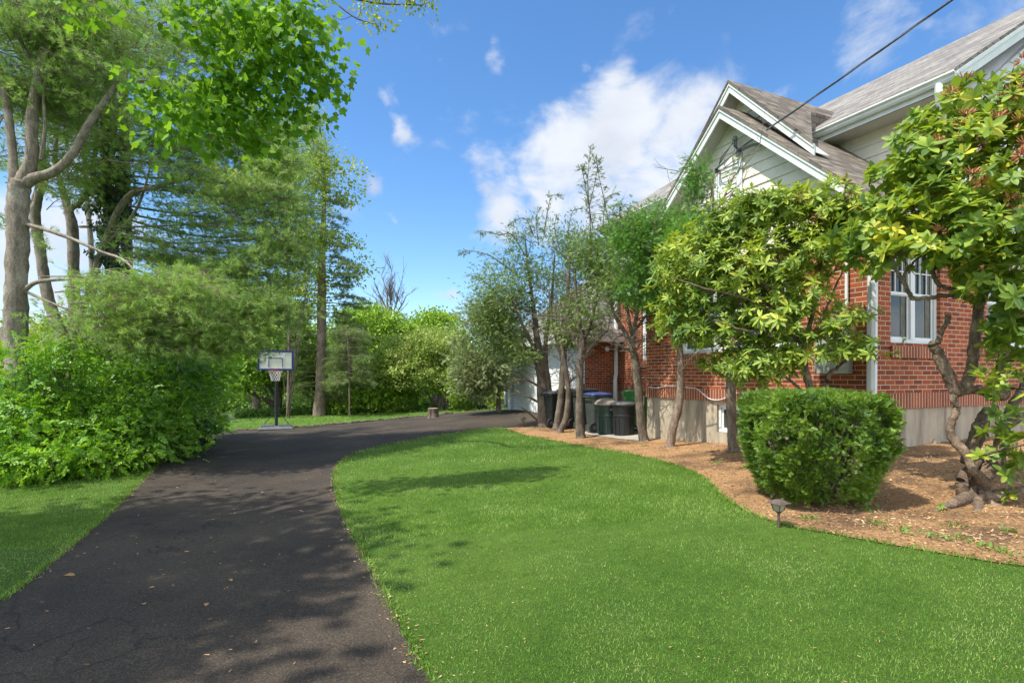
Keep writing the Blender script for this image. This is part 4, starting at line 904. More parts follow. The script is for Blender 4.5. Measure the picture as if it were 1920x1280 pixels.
fl = MB(); fl.tube([(9.15, 13.29, .83), (9.1, 13.2, .83)], .03, 8); fl.tube([(9.1, 13.2, .83), (9.02, 13.05, .74)], [.03, .065], 10); hb('floodlight', fl, M['vinyl'])
sp = MB(); sp.tube([(9.56, 11.7, -.72), (9.46, 11.7, -.72), (9.43, 11.7, -.78)], .014, 8); sp.lathe([(.002, 0), (.035, 0), (.035, .012), (.002, .012)], (9.47, 11.7, -.69), 8); hb('spigot', sp, M['dark'])
vt = MB()
for r_, d in ((.075, .02), (.055, .035), (.03, .05)): vt.tube([(8.95, 4.635, -.99), (8.95, 4.635 - d, -.99)], r_, 20)
hb('vent_cap', vt, M['stucco'])
cw = MB(); rr = np.random.default_rng(3); pts = []
for t in np.linspace(0, 1, 16): a = 9.3 - 4.3 * t; pts.append((7.475, a, -.27 + .05 * math.sin(t * 9) - .12 * (.34 < t < .5) + rr.normal(0, .008)))
cw.tube(smooth(pts, 4), .008, 5); hb('cable', cw, M['vinyl'])['label'] = 'loose white cable sagging along the brick ledge'

# --- service wire: comes down to the gable from over the photographer's right shoulder
def wire():
    w = H(7.32, 6.74); a = np.array([w[0], w[1], 3.81]); bq = P(1785, 0, 6.4); d = bq - a; e_ = a + d * 11
    mb = MB(); n = 120; base = [a + (e_ - a) * t + np.array([0, 0, -2.2 * (t * (1 - t)) + 2.2 * t * .909 * .0]) for t in np.linspace(0, 1, n)]
    base = [a + d * (11 * t) + np.array([0, 0, .9 * t * (11 * t - 1) / 2]) for t in np.linspace(0, 1, n)]
    for ph in (0, 2.09, 4.19):
        pts = []
        for i, p in enumerate(base): an = ph + i * .9; pts.append(p + np.array([.009 * math.cos(an), 0, .009 * math.sin(an)]))
        mb.tube(pts, .0085, 5)
    o = mb.build('service_wire', M['wire']); tag(o, 'twisted grey overhead service wire running down to the front gable', 'wire')
wire()

# ------------------------------------------------------------ loose objects by the garage and on the drive
def bin_cart(px, py, label, lid, h=.98, w=.5, d=.56, rot=0, body='greyp', lidm='lidgrey', open_=0):
    g = px if isinstance(px, tuple) else tuple(G(px, py)[:2]); z = tz(*g) + .03
    t = thing('wheelie_bin', (*g, z), label, 'bin', 'wheeled bins lined up along the brick wall', rot)
    b = MB(); n = 28
    # tapering rounded body, front towards -y
    prof = [(.78, .12), (.80, .14), (.97, h - .12), (1.0, h - .10), (1.04, h - .09), (1.04, h - .05), (1, h - .05)]
    for i, (s, zz) in enumerate(prof): pass
    V = []; m = len(prof)
    for s, zz in prof:
        for k in range(n):
            a = 2 * math.pi * k / n; ca, sa = math.cos(a), math.sin(a)
            V.append((s * w / 2 * math.copysign(abs(ca) ** .35, ca), s * d / 2 * math.copysign(abs(sa) ** .35, sa), zz))
    Fc = [(i * n + k, i * n + (k + 1) % n, (i + 1) * n + (k + 1) % n, (i + 1) * n + k) for i in range(m - 1) for k in range(n)] + [tuple(range(n - 1, -1, -1)), tuple(range((m - 1) * n, m * n))]
    b.add(V, Fc); b.box((-w * .3, d * .36, .02), (w * .3, d * .46, .16)); b.box((-.02, -d * .5, .3), (.02, -d * .46, h - .15))
    b.build('body', M[body], t, smooth=False)
    l = MB(); V = []
    for s, zz in ((1.08, 0), (1.10, .02), (1.04, .04), (.75, .065), (.3, .075)):
        for k in range(n):
            a = 2 * math.pi * k / n; ca, sa = math.cos(a), math.sin(a); V.append((s * w / 2 * math.copysign(abs(ca) ** .4, ca), s * d / 2 * math.copysign(abs(sa) ** .4, sa), h - .05 + zz - open_ * sa * .05))
    l.add(V, [(i * n + k, i * n + (k + 1) % n, (i + 1) * n + (k + 1) % n, (i + 1) * n + k) for i in range(4) for k in range(n)] + [tuple(range(n - 1, -1, -1)), tuple(range(4 * n, 5 * n))])
    l.build('lid', M[lidm], t, smooth=True)
    hn = MB(); hn.tube([(-w * .38, d * .46, h - .1), (-w * .38, d * .6, h - .08), (w * .38, d * .6, h - .08), (w * .38, d * .46, h - .1)], .016, 6); hn.build('handle', M[body], t)
    for sx in (-1, 1):
        wh = MB(); wh.tube([(sx * w * .42, d * .42, .12), (sx * w * .54, d * .42, .12)], .12, 16); wo = wh.build('wheel', M['rubber'], t)
        hh = MB(); hh.tube([(sx * w * .545, d * .42, .12), (sx * w * .555, d * .42, .12)], .05, 10); hh.build('hub', M['lidgrey'], wo)
    return t
BR = HANG + R(90)
def at_cart(px, Z): return Wp(px, Z)
bin_cart(at_cart(1040, 14.6), 0, 'dark wheeled bin half hidden behind the two left trunks', None, h=.93, rot=BR, body='blackp', lidm='lidgrey')
bin_cart(at_cart(1068, 14.3), 0, 'grey green wheeled bin between the second and third thin trunks', None, h=1.0, rot=BR, lidm='lidgrey')
bin_cart(at_cart(1097, 13.9), 0, 'grey green wheeled bin with dark lid just left of the blue lid', None, h=1.02, rot=BR + .05, lidm='lidgrey')
bin_cart(at_cart(1121, 13.2), 0, 'grey green wheeled bin with domed blue lid', None, h=.93, w=.52, rot=BR - .1, lidm='lidblue')
def round_can(px, py, label, body, lid, r=.27, h=.72, dome=.09, group='round bins at the end of the row', Z=None):
    g = Wp(px, Z) if Z else tuple(G(px, py)[:2]); t = thing('round_bin', (*g, tz(*g) + .03), label, 'bin', group)
    b = MB(); b.lathe([(r * .80, 0), (r * .82, .01), (r * .9, h * .58), (r * .94, h * .6), (r * .94, h * .66), (r * .9, h * .67), (r * .97, h * .93), (r * 1.0, h * .94), (r * 1.0, h), (r * .95, h)], n=28)
    for k in range(14):
        a = 2 * math.pi * k / 14; ca, sa = math.cos(a), math.sin(a)
        b.obox((ca * r * .865, sa * r * .865, h * .3), (ca * .012, sa * .012, .002), (-sa * .02, ca * .02, 0), (ca * r * .035, sa * r * .035, h * .27))
    b.build('body', M[body], t, smooth=False)
    l = MB(); l.lathe([(r * 1.05, h - .03), (r * 1.08, h - .01), (r * 1.07, h + .02), (r * .9, h + .03 + dome * .4), (r * .5, h + .03 + dome * .9), (r * .12, h + .03 + dome)], n=28); l.build('lid', M[lid], t, smooth=True)
    hd = MB()
    for s in (-1, 1): 
        hd = MB(); hd.tube([(s * r * .98, -.09, h * .82), (s * r * 1.14, -.08, h * .80), (s * r * 1.14, .08, h * .80), (s * r * .98, .09, h * .82)], .014, 6); hd.build('handle', M[body], t)
    return t
round_can(1138, 0, 'round dark green bin with a domed dusty tan lid', 'greenp', 'lidtan', r=.27, h=.70, dome=.10, Z=12.75)
round_can(1169, 0, 'round black bin with a flat grey lid at the front of the row', 'blackp', 'lidgrey', r=.275, h=.70, dome=.03, Z=12.4)
gb = bin_cart(at_cart(1197, 13.1), 0, 'bright green lidded bin behind the black round one', None, h=.95, w=.56, d=.6, rot=HANG, body='lidgreen', lidm='lidgreen'); gb['group'] = 'wheeled bins lined up along the brick wall'

def hoop():
    g = G(518, 806); Z = g[1]; t = thing('basketball_hoop', g + [0, 0, .012], 'portable basketball hoop on a dark pole at the edge of the driveway', 'basketball hoop', rotz=R(21))
    s = Z / F; H0 = (806 - 696) * s                    # rim height
    b = MB(); w, d = .58, .40
    b.add([(-w, -d, 0), (w, -d, 0), (w * .96, d, 0), (-w * .96, d, 0), (-w * 1.02, -d * 1.02, .06), (w * 1.02, -d * 1.02, .06), (w, d, .06), (-w, d, .06), (-w * .9, -d * .85, .14), (w * .9, -d * .85, .14), (w * .8, d * .9, .17), (-w * .8, d * .9, .17)],
          [(3, 2, 1, 0), (0, 1, 5, 4), (1, 2, 6, 5), (2, 3, 7, 6), (3, 0, 4, 7), (4, 5, 9, 8), (5, 6, 10, 9), (6, 7, 11, 10), (7, 4, 8, 11), (8, 9, 10, 11)])
    b.obox((-.3, 0, .165), (.2, 0, 0), (0, .22, 0), (0, 0, .014)); b.obox((.3, 0, .165), (.2, 0, 0), (0, .22, 0), (0, 0, .014)); b.build('base', M['lidgrey'], t, bevel=.02)
    p = MB(); p.tube([(0, 0, .08), (0, 0, .9), (0, .0, 1.5), (0, .01, 1.95), (0, .02, H0 + .25)], [.055, .055, .047, .047, .04], 12); p.tube([(0, 0, .88), (0, 0, .95)], .062, 12); p.build('pole', M['dark'], t, smooth=False)
    for sx in (-1, 1): st = MB(); st.tube([(sx * .02, .02, .75), (sx * .45, .3, .13)], .012, 6); st.build('brace', M['dark'], t)
    y0 = -.42; bw, bh = .60, .36; zc = H0 + .02 + bh
    for z in (H0 + .12, H0 + .42):
        ar = MB(); ar.tube([(0, 0, z - .1), (0, y0 + .03, z + .04)], .018, 6); ar.build('arm', M['dark'], t)
    fr = MB(); t_ = .035
    tilt = -.03
    for (a, c) in (((-bw, zc - bh), (bw, zc - bh + .06)), ((-bw, zc + bh - .07), (bw, zc + bh)), ((-bw, zc - bh + .06), (-bw + .07, zc + bh - .07)), ((bw - .07, zc - bh + .06), (bw, zc + bh - .07))):
        fr.box((a[0], y0, a[1]), (c[0], y0 + t_, c[1]))
    bd = fr.build('backboard', M['blue'], t, bevel=.006)
    pn = MB(); pn.box((-bw + .07, y0 + .01, zc - bh + .06), (bw - .07, y0 + .022, zc + bh - .07))
    pm, nt, N, L, bs, out = _new('smoky acrylic'); bs.inputs['Base Color'].default_value = (.74, .77, .60, 1); bs.inputs['Roughness'].default_value = .3; bs.inputs['Transmission Weight'].default_value = .12; bs.inputs['IOR'].default_value = 1.1
    pn.build('panel', pm, bd)
    ln = MB(); Y0, Y1 = y0 + .004, y0 + .0095
    def q(x0, z0, x1, z1, m=ln): m.box((x0, Y0, z0), (x1, Y1, z1))
    L_, R_, B_, T_ = -bw + .075, bw - .075, zc - bh + .065, zc + bh - .075
    q(L_, B_, R_, B_ + .05); q(L_, T_ - .022, R_, T_); q(L_, B_ + .05, L_ + .022, T_ - .022); q(R_ - .022, B_ + .05, R_, T_ - .022)
    for sx in (-1, 1): q(sx * .26 - .035, B_ + .05, sx * .26 + .035, T_ - .022)
    ln.build('board_lines', M['boardw'], bd)
    sq = MB(); q(-.24, zc + .06, .24, zc + .09, sq); q(-.24, B_ + .05, -.215, zc + .06, sq); q(.215, B_ + .05, .24, zc + .06, sq)
    for v in range(len(sq.v)): sq.v[v] = (sq.v[v][0], sq.v[v][1] - .006, sq.v[v][2])
    sq.build('target_square', M['blue'], bd)
    ri = MB(); n = 28; cy = y0 - .29
    ring = [(.23 * math.cos(2 * math.pi * k / n), cy + .23 * math.sin(2 * math.pi * k / n), H0) for k in range(n + 1)]; ri.tube(ring, .011, 6, cap=False); ri.box((-.07, y0 - .06, H0 - .10), (.07, y0, H0 + .02)); ri.box((-.05, y0 - .075, H0 - .012), (.05, y0 - .055, H0 + .012))
    rim = ri.build('rim', M['rimred'], t)
    ne = MB(); K = 12
    for k in range(K):
        for s in (-1, 1):
            pts = []
            for j in range(6): a = 2 * math.pi * (k + s * j * .5) / K; r = .225 - .022 * j - .01 * math.sin(j); pts.append((r * math.cos(a), cy + r * math.sin(a), H0 - .01 - .07 * j))
            ne.tube(pts, .006, 4)
    ne.build('net', M['net'], rim)
hoop()
def stump():
    g = G(812, 783); t = thing('tree_stump', g, 'short cut tree stump with a pale top on the far lawn edge', 'stump'); rg = np.random.default_rng(4); r = .2; h = .38
    n = 28; V = []
    for i, (s, z) in enumerate(((1.18, 0), (1.04, .06), (.98, .2), (1.0, h - .015), (.97, h))):
        for k in range(n): a = 2 * math.pi * k / n; q = s * r * (1 + .05 * math.sin(5 * a) + .03 * math.sin(9 * a + 1)); V.append((q * math.cos(a), q * math.sin(a), z - .02))
    b = MB(); b.add(V, [(i * n + k, i * n + (k + 1) % n, (i + 1) * n + (k + 1) % n, (i + 1) * n + k) for i in range(4) for k in range(n)]); b.build('bark', M['barkgrey'], t)
    c = MB(); c.add([(x * .985, y * .985, z + .001) for x, y, z in V[-n:]], [tuple(range(n))]); c.build('cut_top', M['cutwood'], t)
stump()
def tub():
    g = G(904, 768); t = thing('plant_tub', g, 'dark round tub standing by the shrubs left of the garage', 'tub')
    b = MB(); b.lathe([(.17, 0), (.24, .02), (.27, .3), (.25, .36), (.20, .40), (.20, .36)], n=22); b.build('tub', M['blackp'], t, smooth=True); s = MB(); s.lathe([(.2, .35), (.01, .37)], n=16); s.build('soil', M['soil'], t)
tub()
def path_light(px, py, label, s=1.0):
    g = G(px, py); t = thing('path_light', g, label, 'garden light', rotz=.5)
    st = MB(); st.tube([(0, 0, -.02), (0, 0, .15 * s)], .011 * s, 8); st.lathe([(.012, .13 * s), (.035 * s, .15 * s), (.03 * s, .155 * s)], n=8); st.build('stake', M['bronze'], t)
    c = MB(); a, b_ = .028 * s, .044 * s; z0, z1 = .152 * s, .215 * s
    for sx, sy in ((-1, -1), (1, -1), (1, 1), (-1, 1)): c.tube([(sx * a, sy * a, z0), (sx * b_, sy * b_, z1)], .0045 * s, 4)
    c.box((-b_ - .004, -b_ - .004, z1), (b_ + .004, b_ + .004, z1 + .006 * s)); c.build('cage', M['bronze'], t)
    l = MB(); a *= .93; b_ *= .93; l.add([(-a, -a, z0), (a, -a, z0), (a, a, z0), (-a, a, z0), (-b_, -b_, z1 - .001), (b_, -b_, z1 - .001), (b_, b_, z1 - .001), (-b_, b_, z1 - .001)], [(3, 2, 1, 0), (4, 5, 6, 7), (0, 1, 5, 4), (1, 2, 6, 5), (2, 3, 7, 6), (3, 0, 4, 7)]); l.build('lens', M['lamp'], t)
    r = MB(); w = .072 * s; z = z1 + .006 * s; r.add([(-w, -w, z), (w, -w, z), (w, w, z), (-w, w, z), (-.02 * s, -.02 * s, z + .03 * s), (.02 * s, -.02 * s, z + .03 * s), (.02 * s, .02 * s, z + .03 * s), (-.02 * s, .02 * s, z + .03 * s)],
        [(3, 2, 1, 0), (4, 5, 6, 7), (0, 1, 5, 4), (1, 2, 6, 5), (2, 3, 7, 6), (3, 0, 4, 7)]); r.build('cap', M['bronze'], t)
path_light(1460, 990, 'bronze path light with a square cap in front of the clipped yew', 1.02)
path_light(981, 801, 'dark path light at the far tip of the planting bed', 1.15)
def cone_and_tyre():
    g = Wp(389, 18.0); z = tz(*g); t = thing('orange_marker', (*g, z), 'small orange marker poking out of the bushes by the drive', 'marker'); m = MB(); m.lathe([(.16, 0), (.16, .03), (.12, .035), (.03, .52), (.028, .55)], n=16); m.build('marker', M['orange'], t)
    g = Wp(402, 18.3); z = tz(*g) + .14
    m = MB(); m.tube([(.2 * math.cos(a), .06 * math.sin(a) * 0, .2 * math.sin(a)) for a in np.linspace(0, 2 * math.pi, 25)], .07, 8, cap=False); o = m.build('old_tyre', M['rubber'], None, smooth=True, loc=(*g, z + .1)); o.rotation_euler = (R(12), 0, R(20)); tag(o, 'old black tyre lying under the bushes at the drive edge', 'tyre')
cone_and_tyre()
# fallen leaves on the asphalt
lfv, lff = T_leaf(.7, .1, .1)
for i, (px, py) in enumerate([(120, 1082), (395, 1012), (290, 1105), (388, 1135), (345, 1038), (270, 1138), (495, 925), (430, 1090), (600, 892), (700, 900), (330, 882), (560, 960), (180, 1030), (372, 865), (250, 930)]):
    g = G(px, py); s = .045 if i else .09; me = np_mesh('fallen_leaf', lfv * s, [np.array(lff)]); o = link('fallen_leaf', me, M['chip'], None, g + [0, 0, .02]); o.rotation_euler = (0, 0, i * 1.7)
    tag(o, 'small dry leaf lying flat on the black driveway', 'leaf', 'fallen leaves on the driveway')

# ------------------------------------------------------------ planting by the house
def wallZ(px): return 7.52 / (.908 * (px - 960) / 1020 + .418)
def hemlock(label, base, trunk, limbs, ells, ncl, per, seed, leaf='lf_hem', bark='barkgrey', size=.095, cr=.17, sprigs=(), temps='frond', gap=.72, tw=.75, group=None, name='hemlock_tree', bare=60, barezone=None):
    rng = np.random.default_rng(seed); T = Tubes(seed)
    (x0, y0, z0, r0), (x1, y1, z1, r1) = trunk[0], trunk[1]; trunk = [(x0, y0 + 3, z0, r0 * 1.55), (x0 + (x1 - x0) * .12, y0 + (y1 - y0) * .14, z0, r0 * 1.12), (x0 + (x1 - x0) * .4, y0 + (y1 - y0) * .4, z0, r0)] + trunk[1:]
    for l in [trunk] + limbs: limb(T, l, 11, 5, .06)
    E = ellipsoids(ells); LV = Leaves()
    p, d, n, s, cen = crown(E, int(ncl * 1.7), per, cr, size, rng, up=.5, out=.25, shell=.5, gap=gap, rnd=.5, ddown=.1); LV.add(p, d, n, s)
    if bare:                                              # bare inner twigs, lower crown
        sk = T.skel()
        for _ in range(bare):
            j = rng.integers(0, len(sk)); a = sk[j, :3]
            if a[2] < base[2] + 1.0: continue
            e = a + np.array([rng.normal(0, .45), rng.normal(0, .3), rng.uniform(.0, .5)]); mid = (a + e) / 2 + rng.normal(0, .06, 3); q = smooth([a, mid, e], 4)
            T.add(q, np.linspace(.012, .003, len(q)), 4, 0)
            for _k in range(4):
                i = rng.integers(2, len(q)); e2 = q[i] + rng.normal(0, .16, 3) + [0, 0, .08]; T.add(np.array([q[i], (q[i] + e2) / 2 + rng.normal(0, .02, 3), e2]), [.004, .003, .0018], 3, 0, skel=False)
    twigs_to(T, cen, tw, .010, rng, sag=.06, maxn=420)
    for sp_ in sprigs:                                    # long open leading shoots
        q, r = PL(sp_, 6); r = r * .6; T.add(q, r, 5, 0)
        L = np.linalg.norm(np.diff(q, axis=0), axis=1).sum(); m = int(L / .036)
        for k in range(m):
            f = (k + rng.random()) / m * (len(q) - 1); i = min(int(f), len(q) - 2); a = q[i] + (q[i + 1] - q[i]) * (f - i); dirn = nrm(q[i + 1] - q[i]); side = nrm(rng.normal(size=3) * [1, 1, .3]); fr = 1 - .55 * k / m
            e = a + (side * .8 + dirn * .65) * rng.uniform(.1, .26) * fr; e[2] -= .02
            T.add(np.array([a, (a + e) / 2 + [0, 0, .01], e]), [.003, .0022, .0014], 3, 0, skel=False)
            for tt in (.35, .65, 1.0): b_ = a + (e - a) * tt; LV.add(b_, nrm(side + dirn * .4 + rng.normal(0, .35, 3) - [0, 0, .2]), nrm(rng.normal(0, .4, 3) + [0, 0, 1]), .085 * rng.uniform(.7, 1.2))
    return plant(name, base, label, 'tree', T, LV, TP[temps], M[bark], M[leaf], group, seed, ('trunk', 'crown'))
b1 = G(1022, 801); Zt = b1[1]
hemlock('thickest grey trunked hemlock at the left end of the row by the bins', b1,
        [(1022, 806, Zt, 14), (1019, 760, Zt, 11), (1014, 700, Zt, 9.5), (1010, 660, Zt, 8), (1004, 610, Zt, 5), (998, 560, Zt, 3.4), (990, 500, Zt, 2.2), (984, 440, Zt, 1.2)],
        [[(1034, 804, Zt, 6), (1030, 740, Zt, 6), (1022, 680, Zt, 6), (1024, 630, Zt, 4), (1034, 560, Zt, 2.8), (1040, 480, Zt, 1.5)], [(1012, 690, Zt, 5), (985, 650, Zt, 3.5), (950, 620, Zt, 2)], [(1010, 670, Zt, 4), (980, 610, Zt - .4, 3), (960, 560, Zt - .5, 1.5)],
         [(1012, 755, Zt, 2.5), (985, 742, Zt - .2, 1.6), (958, 738, Zt - .3, 1)], [(1010, 790, Zt, 2), (985, 768, Zt - .3, 1.5), (972, 760, Zt - .4, 1)], [(1012, 725, Zt, 2.5), (985, 712, Zt - .2, 1.8), (955, 716, Zt - .4, 1)]],
        [(1000, 470, Zt, 55, 60), (950, 520, Zt, 60, 55), (1010, 560, Zt, 62, 60), (945, 590, Zt, 55, 50), (975, 640, Zt, 55, 35), (1040, 500, Zt, 45, 60), (920, 640, Zt, 30, 26), (1030, 610, Zt, 40, 30), (985, 672, Zt - .4, 26, 10), (930, 560, Zt, 50, 44), (970, 600, Zt, 60, 50), (905, 600, Zt, 34, 40)],
        760, 13, 21, sprigs=[[(985, 480, Zt, 1.8), (960, 440, Zt, 2), (935, 440, Zt, 1.5), (905, 433, Zt, .8), (900, 436, Zt, .6)], [(975, 520, Zt, 3), (920, 480, Zt, 1.6), (880, 470, Zt, .8), (866, 474, Zt, .6)], [(1000, 440, Zt, 2.5), (985, 410, Zt, 1.6), (962, 415, Zt, .9), (957, 422, Zt, .7)],
                            [(940, 560, Zt, 2.5), (905, 525, Zt, 1.5), (880, 515, Zt, .7)], [(1020, 440, Zt, 2.5), (1026, 400, Zt, 1.6), (1034, 368, Zt, .8), (1050, 366, Zt, .6)], [(1010, 460, Zt, 2), (1006, 420, Zt, 1.2), (1008, 388, Zt, .7)]], group='hemlock trunks in the row before the bins', bare=90)
b2 = G(1060, 806); Z2 = b2[1]
hemlock('second slim hemlock with a gently curved trunk before the dark bins', b2, [(1044, 805, Z2, 7), (1050, 760, Z2, 6.5), (1055, 700, Z2, 6), (1058, 650, Z2, 5), (1062, 590, Z2, 4), (1066, 520, Z2, 3), (1070, 450, Z2, 1.5)],
        [[(1056, 680, Z2, 4), (1040, 620, Z2, 3), (1030, 560, Z2, 1.8)], [(1058, 650, Z2, 4), (1080, 600, Z2, 2.6), (1090, 540, Z2, 1.6)]],
        [(1065, 480, Z2, 42, 60), (1050, 560, Z2, 40, 45), (1085, 520, Z2, 42, 60), (1062, 625, Z2, 32, 28)], 290, 13, 22, sprigs=[[(1068, 470, Z2, 2), (1066, 430, Z2, 1.4), (1075, 395, Z2, .8), (1092, 392, Z2, .5)], [(1050, 470, Z2, 2), (1040, 430, Z2, 1.2), (1044, 402, Z2, .7)]], group='hemlock trunks in the row before the bins', bare=80)
b3 = G(1066, 811); Z3 = b3[1]
hemlock('thin leaning hemlock whose stem bends before the grey green bins', b3, [(1050, 811, Z3, 5.5), (1062, 780, Z3, 5.5), (1066, 735, Z3, 5), (1060, 690, Z3, 4.5), (1055, 650, Z3, 4), (1062, 600, Z3, 2.6), (1075, 560, Z3, 1.5)],
        [[(1056, 660, Z3, 3.5), (1044, 610, Z3, 2.2), (1040, 570, Z3, 1.2)], [(1064, 720, Z3, 2), (1080, 705, Z3, 1.3), (1084, 690, Z3, .8)]], [(1060, 590, Z3, 34, 34), (1080, 630, Z3, 26, 24)], 110, 12, 23, group='hemlock trunks in the row before the bins', bare=70)
b4 = G(1088, 822); Z4 = b4[1]
hemlock('upright hemlock with two tall open leaders before the blue lidded bin', b4, [(1089, 824, Z4, 8.5), (1086, 780, Z4, 7), (1087, 720, Z4, 6.5), (1089, 670, Z4, 6), (1092, 640, Z4, 6), (1086, 600, Z4, 4), (1080, 550, Z4, 3), (1078, 500, Z4, 1.8)],
        [[(1092, 640, Z4, 5), (1106, 610, Z4, 3.4), (1118, 560, Z4, 2.4), (1125, 500, Z4, 1.6)], [(1090, 680, Z4, 4), (1108, 650, Z4, 2.6), (1140, 620, Z4, 1.6)], [(1089, 660, Z4, 3.5), (1070, 620, Z4, 2.4), (1056, 590, Z4, 1.2)]],
        [(1100, 500, Z4, 42, 60), (1130, 470, Z4, 36, 46), (1090, 570, Z4, 46, 44), (1125, 560, Z4, 44, 46), (1140, 520, Z4, 30, 44)], 360, 13, 24, gap=.65,
        sprigs=[[(1106, 560, Z4, 3), (1108, 480, Z4, 2.4), (1106, 400, Z4, 1.8), (1102, 340, Z4, 1.2), (1108, 272, Z4, .6)], [(1112, 430, Z4, 1.8), (1094, 330, Z4, 1.2), (1090, 316, Z4, .8)], [(1150, 480, Z4, 2.4), (1138, 400, Z4, 1.6), (1124, 335, Z4, 1), (1118, 300, Z4, .6)],
                [(1104, 390, Z4, 1.4), (1116, 340, Z4, 1), (1122, 300, Z4, .5)], [(1130, 440, Z4, 1.5), (1135, 380, Z4, 1), (1150, 362, Z4, .5)]], group='hemlock trunks in the row before the bins', bare=90)
b5 = G(1205, 828); Z5 = b5[1]
hemlock('forked leaning hemlock between the round bins and the white corner pipe', b5, [(1208, 832, Z5, 9), (1201, 780, Z5, 8), (1196, 720, Z5, 7.5), (1190, 670, Z5, 6.5), (1186, 650, Z5, 6), (1190, 610, Z5, 3.8), (1200, 560, Z5, 2.4), (1205, 500, Z5, 2)],
        [[(1187, 655, Z5, 5.5), (1170, 620, Z5, 4), (1150, 585, Z5, 3), (1138, 540, Z5, 2)], [(1186, 660, Z5, 3), (1160, 645, Z5, 2.2), (1136, 625, Z5, 1.2)], [(1187, 640, Z5, 4), (1178, 590, Z5, 2.6), (1170, 530, Z5, 1.5)], [(1190, 620, Z5, 3), (1212, 590, Z5, 2), (1225, 560, Z5, 1.2)]],
        [(1180, 480, Z5, 36, 50), (1210, 540, Z5, 34, 36), (1160, 540, Z5, 30, 36), (1190, 430, Z5, 30, 30)], 190, 12, 25, gap=.55, group='hemlock trunks in the row before the bins', bare=90)
b6 = G(1262, 838); Z6 = b6[1]
hemlock('bright green cedar on a crooked dark trunk left of the rhododendron', b6, [(1256, 838, Z6, 8), (1262, 800, Z6, 8), (1272, 765, Z6, 7.5), (1276, 720, Z6, 7), (1275, 660, Z6, 6), (1268, 600, Z6, 5), (1262, 520, Z6, 4), (1265, 440, Z6, 3), (1285, 380, Z6, 2)],
        [[(1266, 560, Z6, 3.5), (1230, 500, Z6, 2.6), (1190, 440, Z6, 1.6), (1160, 400, Z6, 1)], [(1264, 500, Z6, 3), (1220, 470, Z6, 2), (1180, 470, Z6, 1)], [(1270, 430, Z6, 2.4), (1305, 380, Z6, 1.6), (1320, 330, Z6, 1)]],
        [(1200, 420, Z6, 34, 22), (1235, 400, Z6, 36, 22), (1170, 440, Z6, 30, 20), (1190, 470, Z6, 40, 28), (1240, 455, Z6, 42, 34), (1215, 510, Z6, 42, 36), (1190, 545, Z6, 30, 24), (1270, 420, Z6, 34, 26), (1235, 560, Z6, 30, 24)],
        250, 14, 26, leaf='lf_cedar', bark='barkbrown', size=.08, cr=.11, gap=.5, name='cedar_tree', bare=30, tw=.4, temps='fine',
        sprigs=[[(1165, 430, Z6, 1.6), (1148, 400, Z6, 1), (1160, 376, Z6, .6)], [(1215, 400, Z6, 1.6), (1180, 385, Z6, 1), (1160, 384, Z6, .5)]])
b7 = G(1376, 848); Z7 = b7[1]
hemlock('red brown cedar trunk rising behind the clipped yew to the gable', b7, [(1376, 852, Z7, 10), (1372, 790, Z7, 9), (1370, 720, Z7, 9), (1372, 640, Z7, 8), (1366, 560, Z7, 7), (1352, 470, Z7, 5), (1340, 400, Z7, 3.5), (1332, 330, Z7, 2)],
        [[(1350, 460, Z7, 3), (1320, 420, Z7, 2), (1295, 400, Z7, 1)], [(1342, 400, Z7, 2.4), (1362, 360, Z7, 1.6), (1376, 330, Z7, 1)]],
        [(1330, 350, Z7, 40, 34), (1306, 400, Z7, 30, 24), (1350, 395, Z7, 40, 26), (1318, 318, Z7, 24, 18), (1372, 345, Z7, 24, 22), (1300, 430, Z7, 34, 20), (1280, 450, Z7, 26, 20)],
        250, 14, 27, leaf='lf_cedar', bark='barkbrown', size=.07, cr=.09, gap=.55, name='cedar_tree', bare=20, tw=.4, temps='fine', sprigs=[[(1310, 340, Z7, 1.4), (1298, 310, Z7, .9), (1292, 292, Z7, .4)], [(1365, 340, Z7, 1.2), (1372, 320, Z7, .8), (1376, 300, Z7, .4)]])
# pale juniper left of the row
b8 = Wp(935, 19); b8 = np.array([*b8, tz(*b8)])
hemlock('pale feathery juniper filling the gap left of the garage', b8, [(935, 775, 19.3, 4), (935, 700, 19.3, 4), (930, 640, 19, 4), (925, 590, 19, 2)], [[(934, 700, 19, 4), (910, 650, 19, 2), (890, 620, 19, 1)]],
        [(915, 610, 19, 48, 50), (890, 650, 19, 34, 46), (925, 660, 19, 36, 50), (912, 700, 19, 32, 40), (925, 735, 18.6, 18, 34), (905, 730, 19, 22, 34), (915, 758, 18.6, 16, 10), (892, 700, 19.5, 26, 40)], 1000, 12, 28, leaf='lf_juni', size=.15, cr=.28, gap=.85, name='juniper_tree', bare=20, temps='fine', tw=.3)

